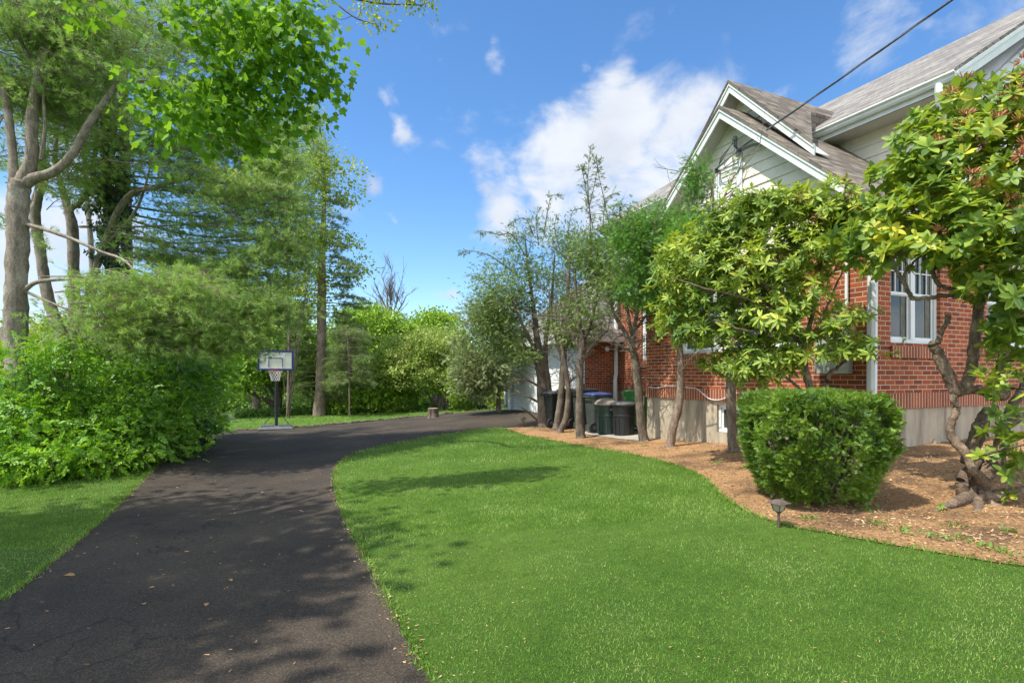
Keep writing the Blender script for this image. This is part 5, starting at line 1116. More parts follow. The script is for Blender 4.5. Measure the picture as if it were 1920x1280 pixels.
def rhodo(name, label, base, limbs, ells, nwh, seed, lsize, leaf, temps, blossoms=0, jit=.25, zf=None, per=1, bark='barkrhodo', extra=None, tmax=360, petals=0, rz=.5, twr=.011):
    rng = np.random.default_rng(seed); T = Tubes(seed)
    for l in limbs: limb(T, l, 16, 7, .04, .004)
    E = [(P(b[0], b[1], b[2]), np.array([b[3] * b[2] / F, b[5] if len(b) > 5 else rz, (b[4] if len(b) > 4 else b[3]) * b[2] / F])) for b in ells]
    p, d, n, s, cen = crown(E, nwh, per, .09, lsize, rng, up=0, out=0, shell=.55, rnd=.1)
    oc = np.array([e[0] for e in E]); near = oc[np.argmin(np.linalg.norm(cen[:, None] - oc[None], axis=2), axis=1)]
    st_ = rng.random(len(cen)) < .14; cen[st_] += (cen[st_] - near[st_]) * rng.uniform(.12, .42, (st_.sum(), 1)); p[np.repeat(st_, per)] = np.repeat(cen[st_], per, 0); s = s * rng.uniform(.7, 1.18, len(s))
    out = nrm(np.repeat(cen - np.mean([e[0] for e in E], axis=0) * [0, 0, 0] - np.array([e[0] for e in E])[np.argmin(np.linalg.norm(cen[:, None] - np.array([e[0] for e in E])[None], axis=2), axis=1)], per, 0))
    ax = nrm(out * .8 + np.array([0, 0, .75]) + rng.normal(0, .35, p.shape)); LV = Leaves(); LV.add(p, ax, rng.normal(size=p.shape), s)
    twigs_to(T, cen, .55, twr, rng, sag=-.05, maxn=tmax)
    t, c = plant(name, base, label, 'shrub', T, LV, TP[temps], M[bark], M[leaf], None, seed, ('stems', 'foliage'))
    if blossoms:
        sc_ = (cen[:, 2] - cen[:, 2].mean()) * .6 - (cen[:, 1] - cen[:, 1].mean()) * 1.5 + rng.normal(0, .45, len(cen)); hi = cen[np.argsort(-sc_)[:blossoms]] + [0, -.03, .03]; ms_ = []
        for v_ in range(3): B = Leaves(); k = 20; dd = nrm(rng.normal(size=(k, 3)) + [0, 0, .5]); B.add(dd * .02, dd, rng.normal(size=(k, 3)), rng.uniform(.045, .085, k)); ms_.append(B.mesh('seed_head', [T_leaf(.24)], 1))
        for j_, q in enumerate(hi): link('seed_head', ms_[j_ % 3], M['deadflower'], t, q + np.array([0, 0, .05]) - np.array(base))
    if petals:
        B = Leaves()
        for px, py in [(1843, 268), (1812, 290), (1905, 250)][:petals]: k = 12; B.add(P(px, py, ells[0][2] - .5) + rng.normal(0, .02, (k, 3)), nrm(rng.normal(size=(k, 3))), rng.normal(size=(k, 3)), .035)
        link('blossom', B.mesh('blossom', [T_leaf(.7)], 1, base), M['petal'], t)
    return t
# middle rhododendron, narrow leaves
zr = 7.3
gb_ = G(1530, 852); gb_ = np.array([*Wp(1530, 6.75), 0]); gb_[2] = tz(*gb_[:2])
ZM = 6.75
rhodo('rhododendron_shrub', 'large narrow leaved rhododendron against the brick wall behind the clipped yew', gb_,
      [[(1532, 850, ZM, 9), (1520, 740, ZM, 7), (1508, 680, ZM, 6.5), (1502, 640, ZM, 6), (1480, 590, ZM, 5), (1440, 540, ZM, 4), (1400, 500, ZM, 2.5)], [(1505, 660, ZM, 5), (1520, 600, ZM, 4), (1532, 540, ZM, 3.4), (1540, 480, ZM, 2.4), (1545, 430, ZM, 1.6)],
       [(1532, 840, ZM, 6), (1545, 740, ZM, 5), (1556, 700, ZM, 4), (1600, 670, ZM, 2.4), (1650, 650, ZM, 1.4)], [(1500, 640, ZM, 4), (1460, 620, ZM, 3), (1400, 620, ZM, 2), (1340, 600, ZM, 1.2)], [(1525, 780, ZM, 5), (1500, 730, ZM, 3), (1460, 700, ZM, 2), (1420, 690, ZM, 1)],
       [(1480, 590, ZM, 3), (1400, 560, ZM, 2.4), (1320, 540, ZM, 1.8), (1260, 520, ZM, 1)], [(1532, 540, ZM, 3), (1570, 500, ZM, 2), (1600, 450, ZM, 1.2)], [(1500, 660, ZM, 3), (1540, 600, ZM - .2, 2.4), (1565, 540, ZM, 2), (1585, 500, ZM, 1)]],
      [(1300, 470, 7.4, 48, 34), (1370, 425, 7.2, 60, 44), (1440, 410, 7.0, 60, 40), (1520, 415, 6.9, 60, 44), (1290, 540, 7.5, 58, 50), (1370, 500, 7.0, 70, 60), (1455, 490, 6.8, 70, 60), (1530, 470, 6.7, 50, 40), (1290, 610, 7.5, 50, 34), (1360, 600, 7.2, 60, 60),
       (1440, 590, 6.9, 60, 60), (1430, 680, 6.9, 60, 36), (1360, 680, 7.2, 36, 26), (1480, 660, 6.7, 26, 34), (1600, 430, 6.6, 44, 40), (1570, 400, 6.8, 40, 30), (1560, 640, 6.5, 34, 30), (1610, 660, 6.3, 40, 18), (1590, 590, 6.4, 26, 20), (1400, 385, 7.0, 44, 26), (1475, 378, 6.9, 50, 26), (1550, 375, 6.8, 46, 26), (1620, 400, 6.6, 40, 36), (1265, 500, 7.8, 34, 40), (1255, 590, 7.9, 30, 30), (1330, 440, 7.3, 40, 30), (1500, 560, 6.7, 40, 40)],
      2300, 41, .118, 'lf_rho', 'whorl', blossoms=12, rz=.42, tmax=420)
# right-hand rhododendron with twisted trunk
ZR = 5.3; z = ZR
br = G(1832, 940)
rhodo('rhododendron_tree', 'gnarled broad leaved rhododendron with a twisted trunk at the right edge', br,
      [[(1826, 950, z, 20), (1832, 915, z, 16), (1850, 885, z, 13), (1868, 862, z, 12), (1876, 835, z, 11), (1886, 790, z + .1, 9), (1905, 750, z + .1, 8), (1935, 700, z + .1, 7)],
       [(1822, 958, z, 11), (1808, 932, z - .02, 11), (1803, 908, z - .02, 10), (1810, 888, z, 9), (1824, 874, z, 8), (1838, 864, z + .1, 7)], [(1828, 925, z, 14), (1800, 938, z - .15, 10), (1772, 950, z - .25, 6), (1752, 958, z - .3, 3)], [(1830, 925, z, 13), (1835, 948, z - .2, 9), (1828, 966, z - .4, 5)], [(1834, 930, z, 12), (1870, 950, z - .2, 8), (1900, 962, z - .3, 4)],
       [(1850, 905, z - .15, 10), (1825, 880, z - .15, 8), (1808, 845, z - .1, 8), (1786, 823, z, 7.5), (1783, 795, z, 6.5), (1794, 765, z, 6), (1786, 748, z, 5.5), (1794, 735, z, 7)],
       [(1812, 870, z + .1, 11), (1828, 828, z + .1, 12), (1838, 800, z + .1, 12), (1848, 775, z + .1, 9), (1853, 768, z + .1, 6)],
       [(1794, 738, z, 10), (1782, 712, z, 10), (1770, 688, z, 10), (1758, 662, z, 9), (1746, 642, z, 7)], [(1757, 645, z, 5), (1764, 625, z, 4.5), (1775, 605, z, 4), (1778, 592, z, 5)],
       [(1794, 738, z, 9), (1812, 720, z, 10), (1822, 690, z, 9), (1826, 650, z, 9), (1832, 600, z, 8.5), (1838, 560, z, 8), (1850, 520, z, 7), (1868, 480, z, 6), (1885, 430, z, 5), (1900, 360, z, 3.5), (1890, 280, z, 2.4)],
       [(1796, 735, z, 9), (1830, 730, z, 8), (1865, 742, z, 9), (1884, 738, z, 10), (1876, 712, z, 8), (1880, 670, z, 8), (1892, 630, z, 8), (1910, 590, z, 7), (1940, 540, z, 6)],
       [(1838, 925, z - .1, 10), (1862, 928, z - .15, 9), (1890, 922, z - .2, 9), (1930, 918, z - .2, 8)], [(1876, 850, z, 9), (1880, 810, z - .1, 8), (1900, 790, z - .1, 7), (1935, 770, z - .1, 6)],
       [(1836, 570, z, 6), (1806, 556, z, 5), (1780, 554, z, 4.2), (1740, 558, z, 3.8), (1712, 560, z, 3.6)], [(1712, 562, z, 4.2), (1702, 545, z, 3.6), (1690, 522, z, 3.4), (1680, 505, z, 2.6), (1672, 470, z, 2)], [(1690, 524, z, 2.6), (1704, 500, z, 2.4), (1722, 480, z, 1.8), (1740, 440, z, 1.2)],
       [(1820, 562, z, 4.6), (1800, 545, z, 4), (1768, 538, z, 3.6), (1752, 520, z, 4), (1746, 490, z, 3.6), (1738, 460, z, 3), (1728, 420, z, 2.2), (1700, 360, z, 1.5)], [(1850, 520, z, 5), (1880, 500, z, 4), (1910, 480, z, 3.5), (1950, 440, z, 3)],
       [(1752, 505, z, 3), (1790, 450, z, 2.6), (1800, 390, z, 2), (1780, 320, z, 1.4)], [(1790, 455, z, 2.4), (1840, 400, z, 2), (1850, 320, z, 1.3)], [(1868, 480, z, 4), (1830, 430, z, 3), (1790, 400, z, 2.2), (1750, 370, z, 1.3)]],
      [(1700, 330, 5.5, 52, 46, .4), (1660, 400, 5.6, 50, 50, .4), (1760, 290, 5.3, 60, 52, .5), (1820, 250, 5.3, 56, 44, .5), (1880, 210, 5.2, 52, 44, .5), (1740, 390, 5.2, 56, 50, .5), (1820, 350, 5.1, 66, 56, .6), (1895, 320, 5.1, 60, 70, .6), (1715, 460, 5.1, 44, 26, .4),
       (1800, 440, 5.0, 56, 46, .5), (1880, 440, 5.0, 50, 60, .5), (1960, 300, 5.1, 60, 90, .6), (1650, 460, 5.5, 36, 26, .4), (1890, 540, 4.8, 34, 34, .3), (1900, 620, 4.8, 32, 34, .3), (1905, 720, 4.8, 26, 36, .3), (1920, 820, 4.8, 24, 40, .3), (1895, 570, 4.9, 30, 24, .3), (1900, 160, 5.2, 30, 26, .4), (1960, 500, 4.9, 50, 80, .5), (1720, 250, 5.5, 30, 30, .3), (1620, 440, 5.7, 36, 34, .3), (1680, 480, 5.4, 50, 22, .3), (1760, 470, 5.2, 50, 26, .4), (1850, 500, 5.0, 40, 26, .3), (1930, 640, 4.8, 30, 60, .3), (1800, 180, 5.3, 20, 20, .2), (1760, 220, 5.4, 30, 22, .3)],
      1080, 42, .125, 'lf_rho2', 'whorlb', blossoms=70, rz=.5, tmax=420, petals=3, twr=.013)
# a few low suckers on the old trunk
def suckers():
    rng = np.random.default_rng(8); LV = Leaves()
    for px, py, Z, k in [(1870, 760, 5.0, 1), (1855, 640, 5.0, 1), (1842, 700, 5.1, 1), (1868, 900, 5.1, 2), (1880, 860, 5.1, 2), (1905, 820, 5.0, 2), (1912, 860, 5.2, 2), (1850, 840, 5.0, 1), (1862, 780, 5.05, 1), (1895, 880, 5.3, 2), (1910, 910, 5.0, 1), (1775, 935, 5.0, .4)]:
        for _ in range(int(max(1, k))): LV.add(P(px, py, Z) + rng.normal(0, .05, 3), nrm(rng.normal(0, .5, 3) + [0, -.4, .9]), rng.normal(size=3), .12 * (k if k < 1 else 1))
    T = Tubes(3)
    for px, py, q in [(1868, 900, (1850, 920)), (1905, 820, (1890, 850)), (1870, 760, (1880, 780)), (1880, 860, (1875, 890))]: T.add(smooth([P(*q, 5.2), P(px, py, 5.1)], 4), .005, 4)
    plant('rhododendron_sucker', G(1850, 925), 'low leafy rhododendron shoots sprouting from the foot of the twisted trunk', 'shoots', T, LV, TP['whorlb'], M['barkrhodo'], M['lf_rho2'], None, 3, ('stems', 'foliage'))
suckers()

def yew():
    rng = np.random.default_rng(9); g = np.array([*Wp(1523, 5.55), 0]); g[2] = tz(*g[:2]); Z = 5.55; N_ = 26000
    top, w, dpt = -(742 - 703) * 5.1 / F, 108 * 5.2 / F, .54
    hh = top - g[2]
    th = rng.uniform(0, 2 * np.pi, N_); v = rng.random(N_); isT = rng.random(N_) < .30
    def rad(zz): u = np.clip(zz / hh, 0, 1.0); return (.62 + .50 * np.minimum(1, u / .55) ** .8 - .12 * np.maximum(0, u - .55)) 
    zz = np.where(isT, hh, .06 * hh + .94 * hh * v); q = .42
    sx = np.sign(np.cos(th)) * np.abs(np.cos(th)) ** .62; sy = np.sign(np.sin(th)) * np.abs(np.sin(th)) ** .62
    rr = rad(zz); rr = np.where(isT, np.sqrt(rng.random(N_)) * .97 * rad(hh), rr)
    zz = np.where(isT, hh * (1.0 - .10 * np.clip(rr, 0, 1.2) ** 4) , zz)
    edge = 1 - .12 * np.clip((zz / hh - .86) / .14, 0, 1) ** 2; rr = np.where(isT, rr, rr * edge)
    lump = 1 + .045 * np.sin(th * 5 + zz * 6) + .03 * np.sin(th * 11 - zz * 9) + .02 * np.sin(th * 23 + zz * 17)
    ins = 1 - np.abs(rng.normal(0, .06, N_)); x = sx * rr * w * ins * lump; y = sy * rr * dpt * ins * lump
    ztop = np.where(isT, zz - np.abs(rng.normal(0, .04, N_)) + .02 * np.sin(x * 9) * np.cos(y * 8), zz)
    out = np.where(isT[:, None], np.array([0, 0, 1.]), nrm(np.stack([sx / w, sy / dpt, 0 * x + .15], 1)))
    hol = np.sin(x * 19 + 2 * np.sin(zz * 13)) + np.sin(zz * 21 + 3 * np.sin(x * 9 + y * 7)) + np.sin(y * 17 + zz * 8); sink = np.where(hol < -.9, .82, 1.0)
    x, y = x * np.where(isT, 1, sink), y * np.where(isT, 1, sink)
    p = np.stack([g[0] + x, g[1] + y, g[2] + ztop], 1); d = nrm(out * .8 + rng.normal(0, .55, (N_, 3)) + [0, 0, .25])
    LV = Leaves(); LV.add(p, d, nrm(rng.normal(size=(N_, 3)) + out * .7 + [0, 0, .4]), rng.uniform(.03, .08, N_)); 
    T = Tubes(5)
    for k in range(46):
        a = rng.uniform(0, 6.28); r = rng.uniform(.5, .95); e = g + np.array([math.cos(a) * r * w, math.sin(a) * r * dpt, rng.uniform(.15, .95) * hh]); s0 = g + np.array([math.cos(a) * .12, math.sin(a) * .1, 0]); T.add(smooth([s0, (s0 + e) / 2 + rng.normal(0, .05, 3) - [0, 0, .05], e], 4), np.linspace(.018, .005, 9), 5, .05)
    plant('yew_bush', g, 'clipped rounded yew bush on the bark mulch behind the path light', 'bush', T, LV, TP['fine'], M['twig'], M['lf_yew'], None, 5, ('stems', 'foliage'))
yew()

# ------------------------------------------------------------ left side: pines, maple, bushes
def gp(px, Z): x, y = Wp(px, Z); return np.array([x, y, tz(x, y)])
def bough(T, LV, pts, rng, side=.9, step=.13, tuft=.12, rb=.02, droop=.05, flat=.35, prof=None, dens=1.0, start=.12):
    """pts: world polyline of the bough; side: longest side twig"""
    q = smooth(pts, 5); L = np.linalg.norm(np.diff(q, axis=0), axis=1); tot = L.sum(); cum = np.r_[0, np.cumsum(L)]
    T.add(q, np.linspace(rb, rb * .2, len(q)), 5, 0)
    m = int(tot / step)
    for k in range(m):
        f = start + (1 - start) * (k + rng.random()) / m; s = f * tot; i = min(np.searchsorted(cum, s) - 1, len(q) - 2); i = max(i, 0)
        a = q[i] + (q[i + 1] - q[i]) * ((s - cum[i]) / L[i]); dr = nrm(q[i + 1] - q[i]); lat = nrm(np.cross(dr, [0, 0, 1.])) * (1 if k % 2 else -1)
        ln = side * (1 - .75 * abs(f - .45) / .55 if f > .45 else .55 + f) * rng.uniform(.55, 1.1)
        e = a + (lat * .75 + dr * .65 + np.array([0, 0, rng.normal(-.05, flat * .5)])) * ln; mid = (a + e) / 2 + np.array([0, 0, .03]) + rng.normal(0, .03, 3)
        tw = smooth([a, mid, e], 4); T.add(tw, [.006, .0055, .005, .0045, .004, .0035, .003, .0025, .002], 3, 0, skel=False)
        nt = max(2, int(ln / .085 * dens)); t = rng.uniform(.25, 1.02, nt); base = a + (e - a) * t[:, None] + rng.normal(0, .05 * ln + .02, (nt, 3)); dd = nrm((e - a)[None] / ln * .8 + rng.normal(0, .45, (nt, 3)) + [0, 0, .1])
        LV.add(base, dd, rng.normal(size=(nt, 3)), tuft * rng.uniform(.75, 1.2, nt))
def pine(name, label, base, limbs, boughs, seed, bark='barkpale', group=None, tuft=.125, clouds=(), csize=None):
    rng = np.random.default_rng(seed); T = Tubes(seed); LV = Leaves()
    for l in limbs: limb(T, [(a_, b_, c_, d_ * .76) for a_, b_, c_, d_ in l], 14, 7, .05)
    for b in boughs:
        pts, kw = b; bough(T, LV, [P(*p) for p in pts], rng, tuft=tuft, **kw)
    for cl, nb, kw in clouds:                       # many shorter boughs filling a region: (px,py,Z,r,ry), heading
        C, r = ellipsoids([cl])[0]; hd = np.array(kw.pop('head', (1, -.2, -.12)), float); ln = kw.pop('len', 1.3)
        for _ in range(nb):
            o = C + nrm(rng.normal(size=3)) * r * rng.random() ** .45; h = nrm(hd + rng.normal(0, .45, 3) * [1, 1, .35]); l = ln * rng.uniform(.6, 1.2)
            bough(T, LV, [o - h * l * .5, o + np.array([0, 0, .06]), o + h * l * .5 + np.array([0, 0, -.05])], rng, tuft=tuft, rb=.012, **kw)
    return plant(name, base, label, 'tree', T, LV, TP['tuft'], M[bark], M['lf_pine'], group, seed)
Z1 = 9.6; bw = gp(35, Z1)
pine('pine_tree', 'big pale trunked pine forking low at the left edge of the photo', bw,
     [[(38, 790, Z1, 26), (34, 700, Z1, 25), (30, 620, Z1, 24), (30, 540, Z1, 23), (34, 440, Z1, 22), (34, 370, Z1, 22), (42, 340, Z1, 20)],
      [(40, 345, Z1, 17), (58, 300, Z1, 14), (60, 220, Z1, 12), (72, 150, Z1, 11), (82, 100, Z1, 10), (92, 40, Z1, 9), (95, -40, Z1, 8), (98, -160, Z1, 6)],
      [(40, 350, Z1, 16), (62, 335, Z1, 13), (100, 322, Z1, 10), (135, 290, Z1, 9), (165, 235, Z1, 8), (200, 185, Z1, 6.5), (225, 155, Z1, 5), (268, 152, Z1, 4)],
      [(26, 350, Z1, 12), (24, 290, Z1, 9), (16, 220, Z1, 9), (8, 170, Z1, 8), (-6, 120, Z1, 8), (-20, 20, Z1, 6)], [(12, 640, Z1, 9), (6, 620, Z1, 9), (4, 616, Z1, 8)],
      [(48, 420, Z1, 5), (90, 432, Z1 - .2, 4.6), (140, 450, Z1 - .3, 4.2), (190, 472, Z1 - .4, 3.5), (235, 490, Z1 - .5, 3), (280, 540, Z1 - .6, 1.8)],
      [(46, 545, Z1, 6), (66, 530, Z1 - .1, 5), (110, 524, Z1 - .2, 4), (160, 526, Z1 - .3, 2.6), (215, 536, Z1 - .4, 1.4)], [(44, 545, Z1, 3.5), (90, 565, Z1 - .1, 3), (150, 590, Z1 - .2, 2)],
      [(76, 300, Z1, 4), (84, 240, Z1, 3.5), (82, 180, Z1, 3.2), (88, 130, Z1, 2)], [(60, 60, Z1, 5), (40, 20, Z1, 4), (10, -30, Z1, 3)], [(72, 130, Z1, 5), (45, 90, Z1, 4.4), (25, 40, Z1, 3.6), (14, -20, Z1, 3)]],
     [([(110, 524, 9.3), (200, 520, 9.2), (270, 530, 9.0), (320, 560, 8.9)], dict(side=.6, rb=.012)), ([(190, 472, 9.2), (300, 510, 9), (400, 540, 8.8)], dict(side=.7, rb=.012)),
      ([(225, 155, 9.6), (300, 150, 9.4), (380, 160, 9.2)], dict(side=.8)), ([(60, 60, 9.6), (120, 30, 9.3), (200, 20, 9)], dict(side=.8))],
     51, clouds=[((110, 130, 12.5, 170, 150), 60, dict(len=1.6)), ((60, 60, 9.9, 90, 90), 40, {}), ((170, 60, 9.9, 110, 80), 50, {}), ((30, 180, 10.2, 50, 90), 20, {}), ((110, 190, 10.4, 90, 60), 24, {}), ((60, 300, 10.8, 80, 40), 14, {}), ((120, 350, 11.6, 70, 50), 12, {}), ((170, 160, 9.8, 80, 60), 14, {}), ((30, 420, 10.2, 40, 20), 2, {}), ((230, 540, 9.0, 60, 22), 8, {})], group='tall trunks on the left of the driveway')
Z2_ = 11.5
pine('pine_tree', 'slanting pale trunk just right of the big forked pine', gp(140, Z2_),
     [[(150, 800, Z2_, 17), (138, 700, Z2_, 16), (122, 645, Z2_, 15), (100, 590, Z2_, 13), (84, 530, Z2_, 12), (76, 470, Z2_, 11), (66, 410, Z2_, 11), (72, 370, Z2_, 9), (84, 335, Z2_, 7), (80, 280, Z2_, 6), (88, 180, Z2_, 5), (95, 60, Z2_, 4)],
      [(66, 415, Z2_, 7), (60, 390, Z2_, 6), (70, 350, Z2_, 5), (74, 300, Z2_, 3)]],
     [([(84, 335, 11.5), (130, 310, 11.2), (190, 300, 11)], dict(side=.7))], 52, clouds=[((110, 240, 11.8, 60, 60), 18, {}), ((110, 100, 11.8, 80, 60), 24, {}), ((190, 330, 12, 60, 50), 14, {})], group='tall trunks on the left of the driveway')
Z3_ = 12.5
pine('pine_tree', 'pale trunk with a wide curving limb between the slanting trunk and the ivy', gp(142, Z3_),
     [[(150, 800, Z3_, 15), (146, 700, Z3_, 14), (140, 600, Z3_, 13), (138, 500, Z3_, 12), (136, 430, Z3_, 12), (130, 400, Z3_, 10), (116, 350, Z3_, 7), (104, 300, Z3_, 5), (108, 230, Z3_, 4)],
      [(138, 432, Z3_, 8), (132, 395, Z3_, 7), (150, 380, Z3_, 6), (168, 350, Z3_, 6), (176, 310, Z3_, 5), (180, 220, Z3_, 4), (176, 80, Z3_, 3)],
      [(150, 600, Z3_, 8), (175, 520, Z3_ - .3, 8), (195, 460, Z3_ - .5, 8), (215, 410, Z3_ - .7, 8), (235, 375, Z3_ - .9, 7.5), (258, 358, Z3_ - 1, 6.5), (300, 348, Z3_ - 1.2, 5), (345, 335, Z3_ - 1.4, 4), (380, 310, Z3_ - 1.5, 2.5)],
      [(200, 455, Z3_ - .5, 4), (232, 425, Z3_ - .7, 3.5), (262, 380, Z3_ - .9, 3), (285, 300, Z3_ - 1, 1.6)]],
     [([(258, 358, 11.4), (330, 350, 11), (430, 355, 10.6), (520, 350, 10.3)], dict(side=1.0, rb=.025)), ([(300, 405, 11.3), (360, 400, 11), (450, 370, 10.6), (500, 345, 10.4)], dict(side=.9)),
      ([(150, 425, 12), (260, 425, 11.6), (380, 420, 11), (440, 415, 10.8)], dict(side=.8, rb=.03)), ([(215, 435, 11.8), (320, 455, 11.2), (430, 450, 10.8), (540, 440, 10.4)], dict(side=1.0, rb=.028))],
     53, clouds=[((330, 330, 11.2, 90, 50), 14, {}), ((280, 270, 11.2, 80, 60), 14, {})], group='tall trunks on the left of the driveway')
# pine hidden behind the ivy: carries the big layered boughs
Z4_ = 13.0
BG = []
rngb = np.random.default_rng(77)
for (y0, x1, y1, zz) in [(190, 420, 200, 11), (230, 470, 235, 11), (270, 520, 265, 11), (300, 560, 300, 11), (330, 545, 320, 11.2), (350, 552, 350, 11), (385, 530, 395, 10.8), (410, 515, 440, 10.8), (440, 525, 470, 10.6), (470, 515, 500, 10.4), (500, 520, 535, 10.4), (530, 540, 565, 10.2), (560, 500, 600, 10.2), (585, 470, 640, 10.0), (600, 420, 655, 9.8), (400, 500, 410, 12), (460, 500, 480, 12), (520, 480, 545, 12), (340, 500, 345, 12.3), (250, 540, 250, 12.3)]:
    xm = (235 + x1) / 2; ym = (y0 + y1) / 2 + 12
    BG.append(([(235, y0, Z4_), (xm - 40, ym, (Z4_ + zz) / 2), (xm + 60, ym + 8, zz + .3), (x1, y1 - 6, zz)], dict(side=1.15, rb=.028, dens=1.25, step=.11, start=.3)))
pine('pine_tree', 'dense soft needled pine whose layered boughs reach over the drive', gp(240, Z4_),
     [[(245, 820, Z4_, 14), (240, 600, Z4_, 13), (236, 400, Z4_, 12), (232, 200, Z4_, 10), (230, 0, Z4_, 8), (228, -150, Z4_, 5)]], BG, 54, bark='barkbrown',
     clouds=[((360, 560, 9.6, 110, 40), 26, dict(dens=1.3)), ((200, 600, 9.4, 90, 36), 18, dict(dens=1.2)), ((300, 70, 11.5, 110, 90), 38, dict(dens=1.2)), ((430, 60, 11.8, 90, 80), 26, {}), ((380, 190, 11.8, 110, 60), 26, {}), ((470, 250, 11.5, 90, 60), 24, dict(dens=1.2)), ((510, 320, 11.2, 46, 40), 12, dict(dens=1.3)), ((480, 380, 11, 90, 50), 26, dict(dens=1.3)), ((500, 450, 10.8, 70, 50), 20, dict(dens=1.3)), ((430, 520, 10.4, 90, 40), 24, dict(dens=1.3)),
             ((470, 580, 10.2, 60, 34), 16, dict(dens=1.3)), ((360, 600, 9.8, 100, 36), 28, dict(dens=1.3)), ((300, 640, 9.6, 90, 26), 18, dict(dens=1.2)), ((230, 620, 9.5, 70, 24), 16, {}), ((210, 560, 9.8, 60, 30), 12, {}), ((420, 640, 10, 50, 20), 10, {}), ((300, 480, 11, 80, 40), 14, {}), ((200, 250, 12, 70, 60), 12, {})])
# ivy-clad trunk
def ivy():
    rng = np.random.default_rng(60); T = Tubes(6); LV = Leaves(); Z = 12.2
    p, r = limb(T, [(215, 800, Z, 13), (212, 600, Z, 12), (208, 450, Z, 12), (206, 350, Z, 11), (200, 240, Z, 9), (196, 120, Z, 7), (190, 20, Z, 4)], 10, 6, .05)
    n = 6500; f = rng.random(n) ** .8 * (len(p) - 1.01); i = f.astype(int); c = p[i] + (p[i + 1] - p[i]) * (f - i)[:, None]; t = f / len(p)
    a = rng.uniform(0, 6.28, n); R_ = (.30 + .12 * np.sin(f * 3)) * np.where(t > .62, .55 * (1.2 - t), 1) * (1 + .3 * np.sin(a * 3 + f)) * rng.uniform(.6, 1.1, n) + .04
    o = np.stack([np.cos(a), np.sin(a), 0 * a], 1); LV.add(c + o * R_[:, None] + np.array([.05, 0, 0]), nrm(np.array([0, 0, -.8]) + rng.normal(0, .5, (n, 3))), nrm(o + rng.normal(0, .4, (n, 3)) + [0, 0, .3]), rng.uniform(.07, .13, n))
    plant('ivy_covered_tree', gp(215, Z), 'dark trunk thickly wrapped in glossy ivy', 'tree', T, LV, TP['leaf'], M['barkbrown'], M['lf_ivy'], 'tall trunks on the left of the driveway', 6, ('trunk', 'ivy'))
ivy()
def small_pines():
    Z = 14
    pine('pine_tree', 'far slim trunks seen between the slanting trunk and the ivy', gp(180, Z), [[(185, 800, Z, 7), (178, 600, Z, 7), (170, 450, Z, 6), (160, 330, Z, 5), (158, 150, Z, 4), (160, 0, Z, 3)]], [], 57, clouds=[((150, 200, 14, 70, 90), 10, {}), ((190, 90, 14, 80, 90), 14, {})], tuft=.15, group='tall trunks on the left of the driveway')
small_pines()
# maple: trunk stands outside the frame on the left, its branches hang into the top of the picture
def maple():
    rng = np.random.default_rng(70); T = Tubes(7); LV = Leaves(); bx, by = -7.6, 3.2; bz = tz(bx, by)
    tr = smooth([(bx, by, bz - .1), (bx, by + .1, bz + 2), (bx + .15, by + .2, bz + 4), (bx + .3, by + .3, bz + 6.2)], 5); T.add(tr, np.linspace(.26, .18, len(tr)), 12, .03)
    top = tr[-1]
    for e, r in (((-5.4, 6.6, 4.6), .06), ((-4.2, 6.8, 5.0), .06), ((-6.2, 2.6, 6.0), .09), ((-6.6, 0.4, 6.4), .09), ((-7.4, 4.4, 6.6), .08), ((-8.8, 2.4, 7.2), .08)):
        e = np.array(e); mid = (top + e) / 2 + [0, 0, .5]; q = smooth([top, mid, e], 5); T.add(q, np.linspace(r, r * .3, len(q)), 7, .03)
    E = ellipsoids([(300, 190, 6.6, 55, 45), (350, 235, 6.5, 70, 40), (430, 215, 6.6, 60, 50), (480, 150, 6.6, 60, 60), (540, 90, 6.6, 60, 70), (560, 180, 6.7, 40, 50), (600, 110, 6.8, 26, 40), (500, 40, 6.5, 80, 50), (420, 110, 6.4, 60, 50), (330, 20, 6.4, 50, 22), (150, 5, 6.3, 50, 16), (420, 20, 6.4, 60, 40), (540, 225, 6.8, 36, 28), (470, 250, 6.8, 40, 24), (315, 275, 6.6, 22, 14), (615, 155, 6.9, 20, 18), (560, 20, 6.6, 50, 40), (400, 180, 6.6, 50, 40)])
    p, d, n, s, cen = crown(E, 330, 8, .17, .098, rng, up=.55, out=.2, shell=.4, rnd=.6, ddown=.8); LV.add(p, d, n, s)
    # crown overhead, out of the frame (throws the dappled shade on the near driveway)
    E2 = [(np.array(c, float), np.array(r, float)) for c, r in (((-6.4, 2.6, 5.6), (1.7, 1.9, 1.2)), ((-6.6, .0, 6.0), (1.6, 2.0, 1.3)), ((-7.6, 1.4, 7.0), (1.7, 1.8, 1.2)), ((-8.2, 4.0, 6.2), (1.9, 1.6, 1.2)), ((-9.4, 2.0, 7.2), (2.0, 2.2, 1.4)), ((-6.4, -2.4, 6.0), (1.7, 2.0, 1.2)))]
    p, d, n, s, cen2 = crown(E2, 1150, 9, .26, .17, rng, up=.7, out=.2, shell=.4, rnd=.5, ddown=.4); LV.add(p, d, n, s)
    twigs_to(T, np.concatenate([cen, cen2]), .5, .009, rng, sag=-.1, maxn=420)
    plant('maple_tree', (bx, by, bz), 'bright green broad leaved maple branches hanging into the upper left', 'tree', T, LV, TP['maple'], M['barkgrey'], M['lf_maple'], None, 7)
maple()
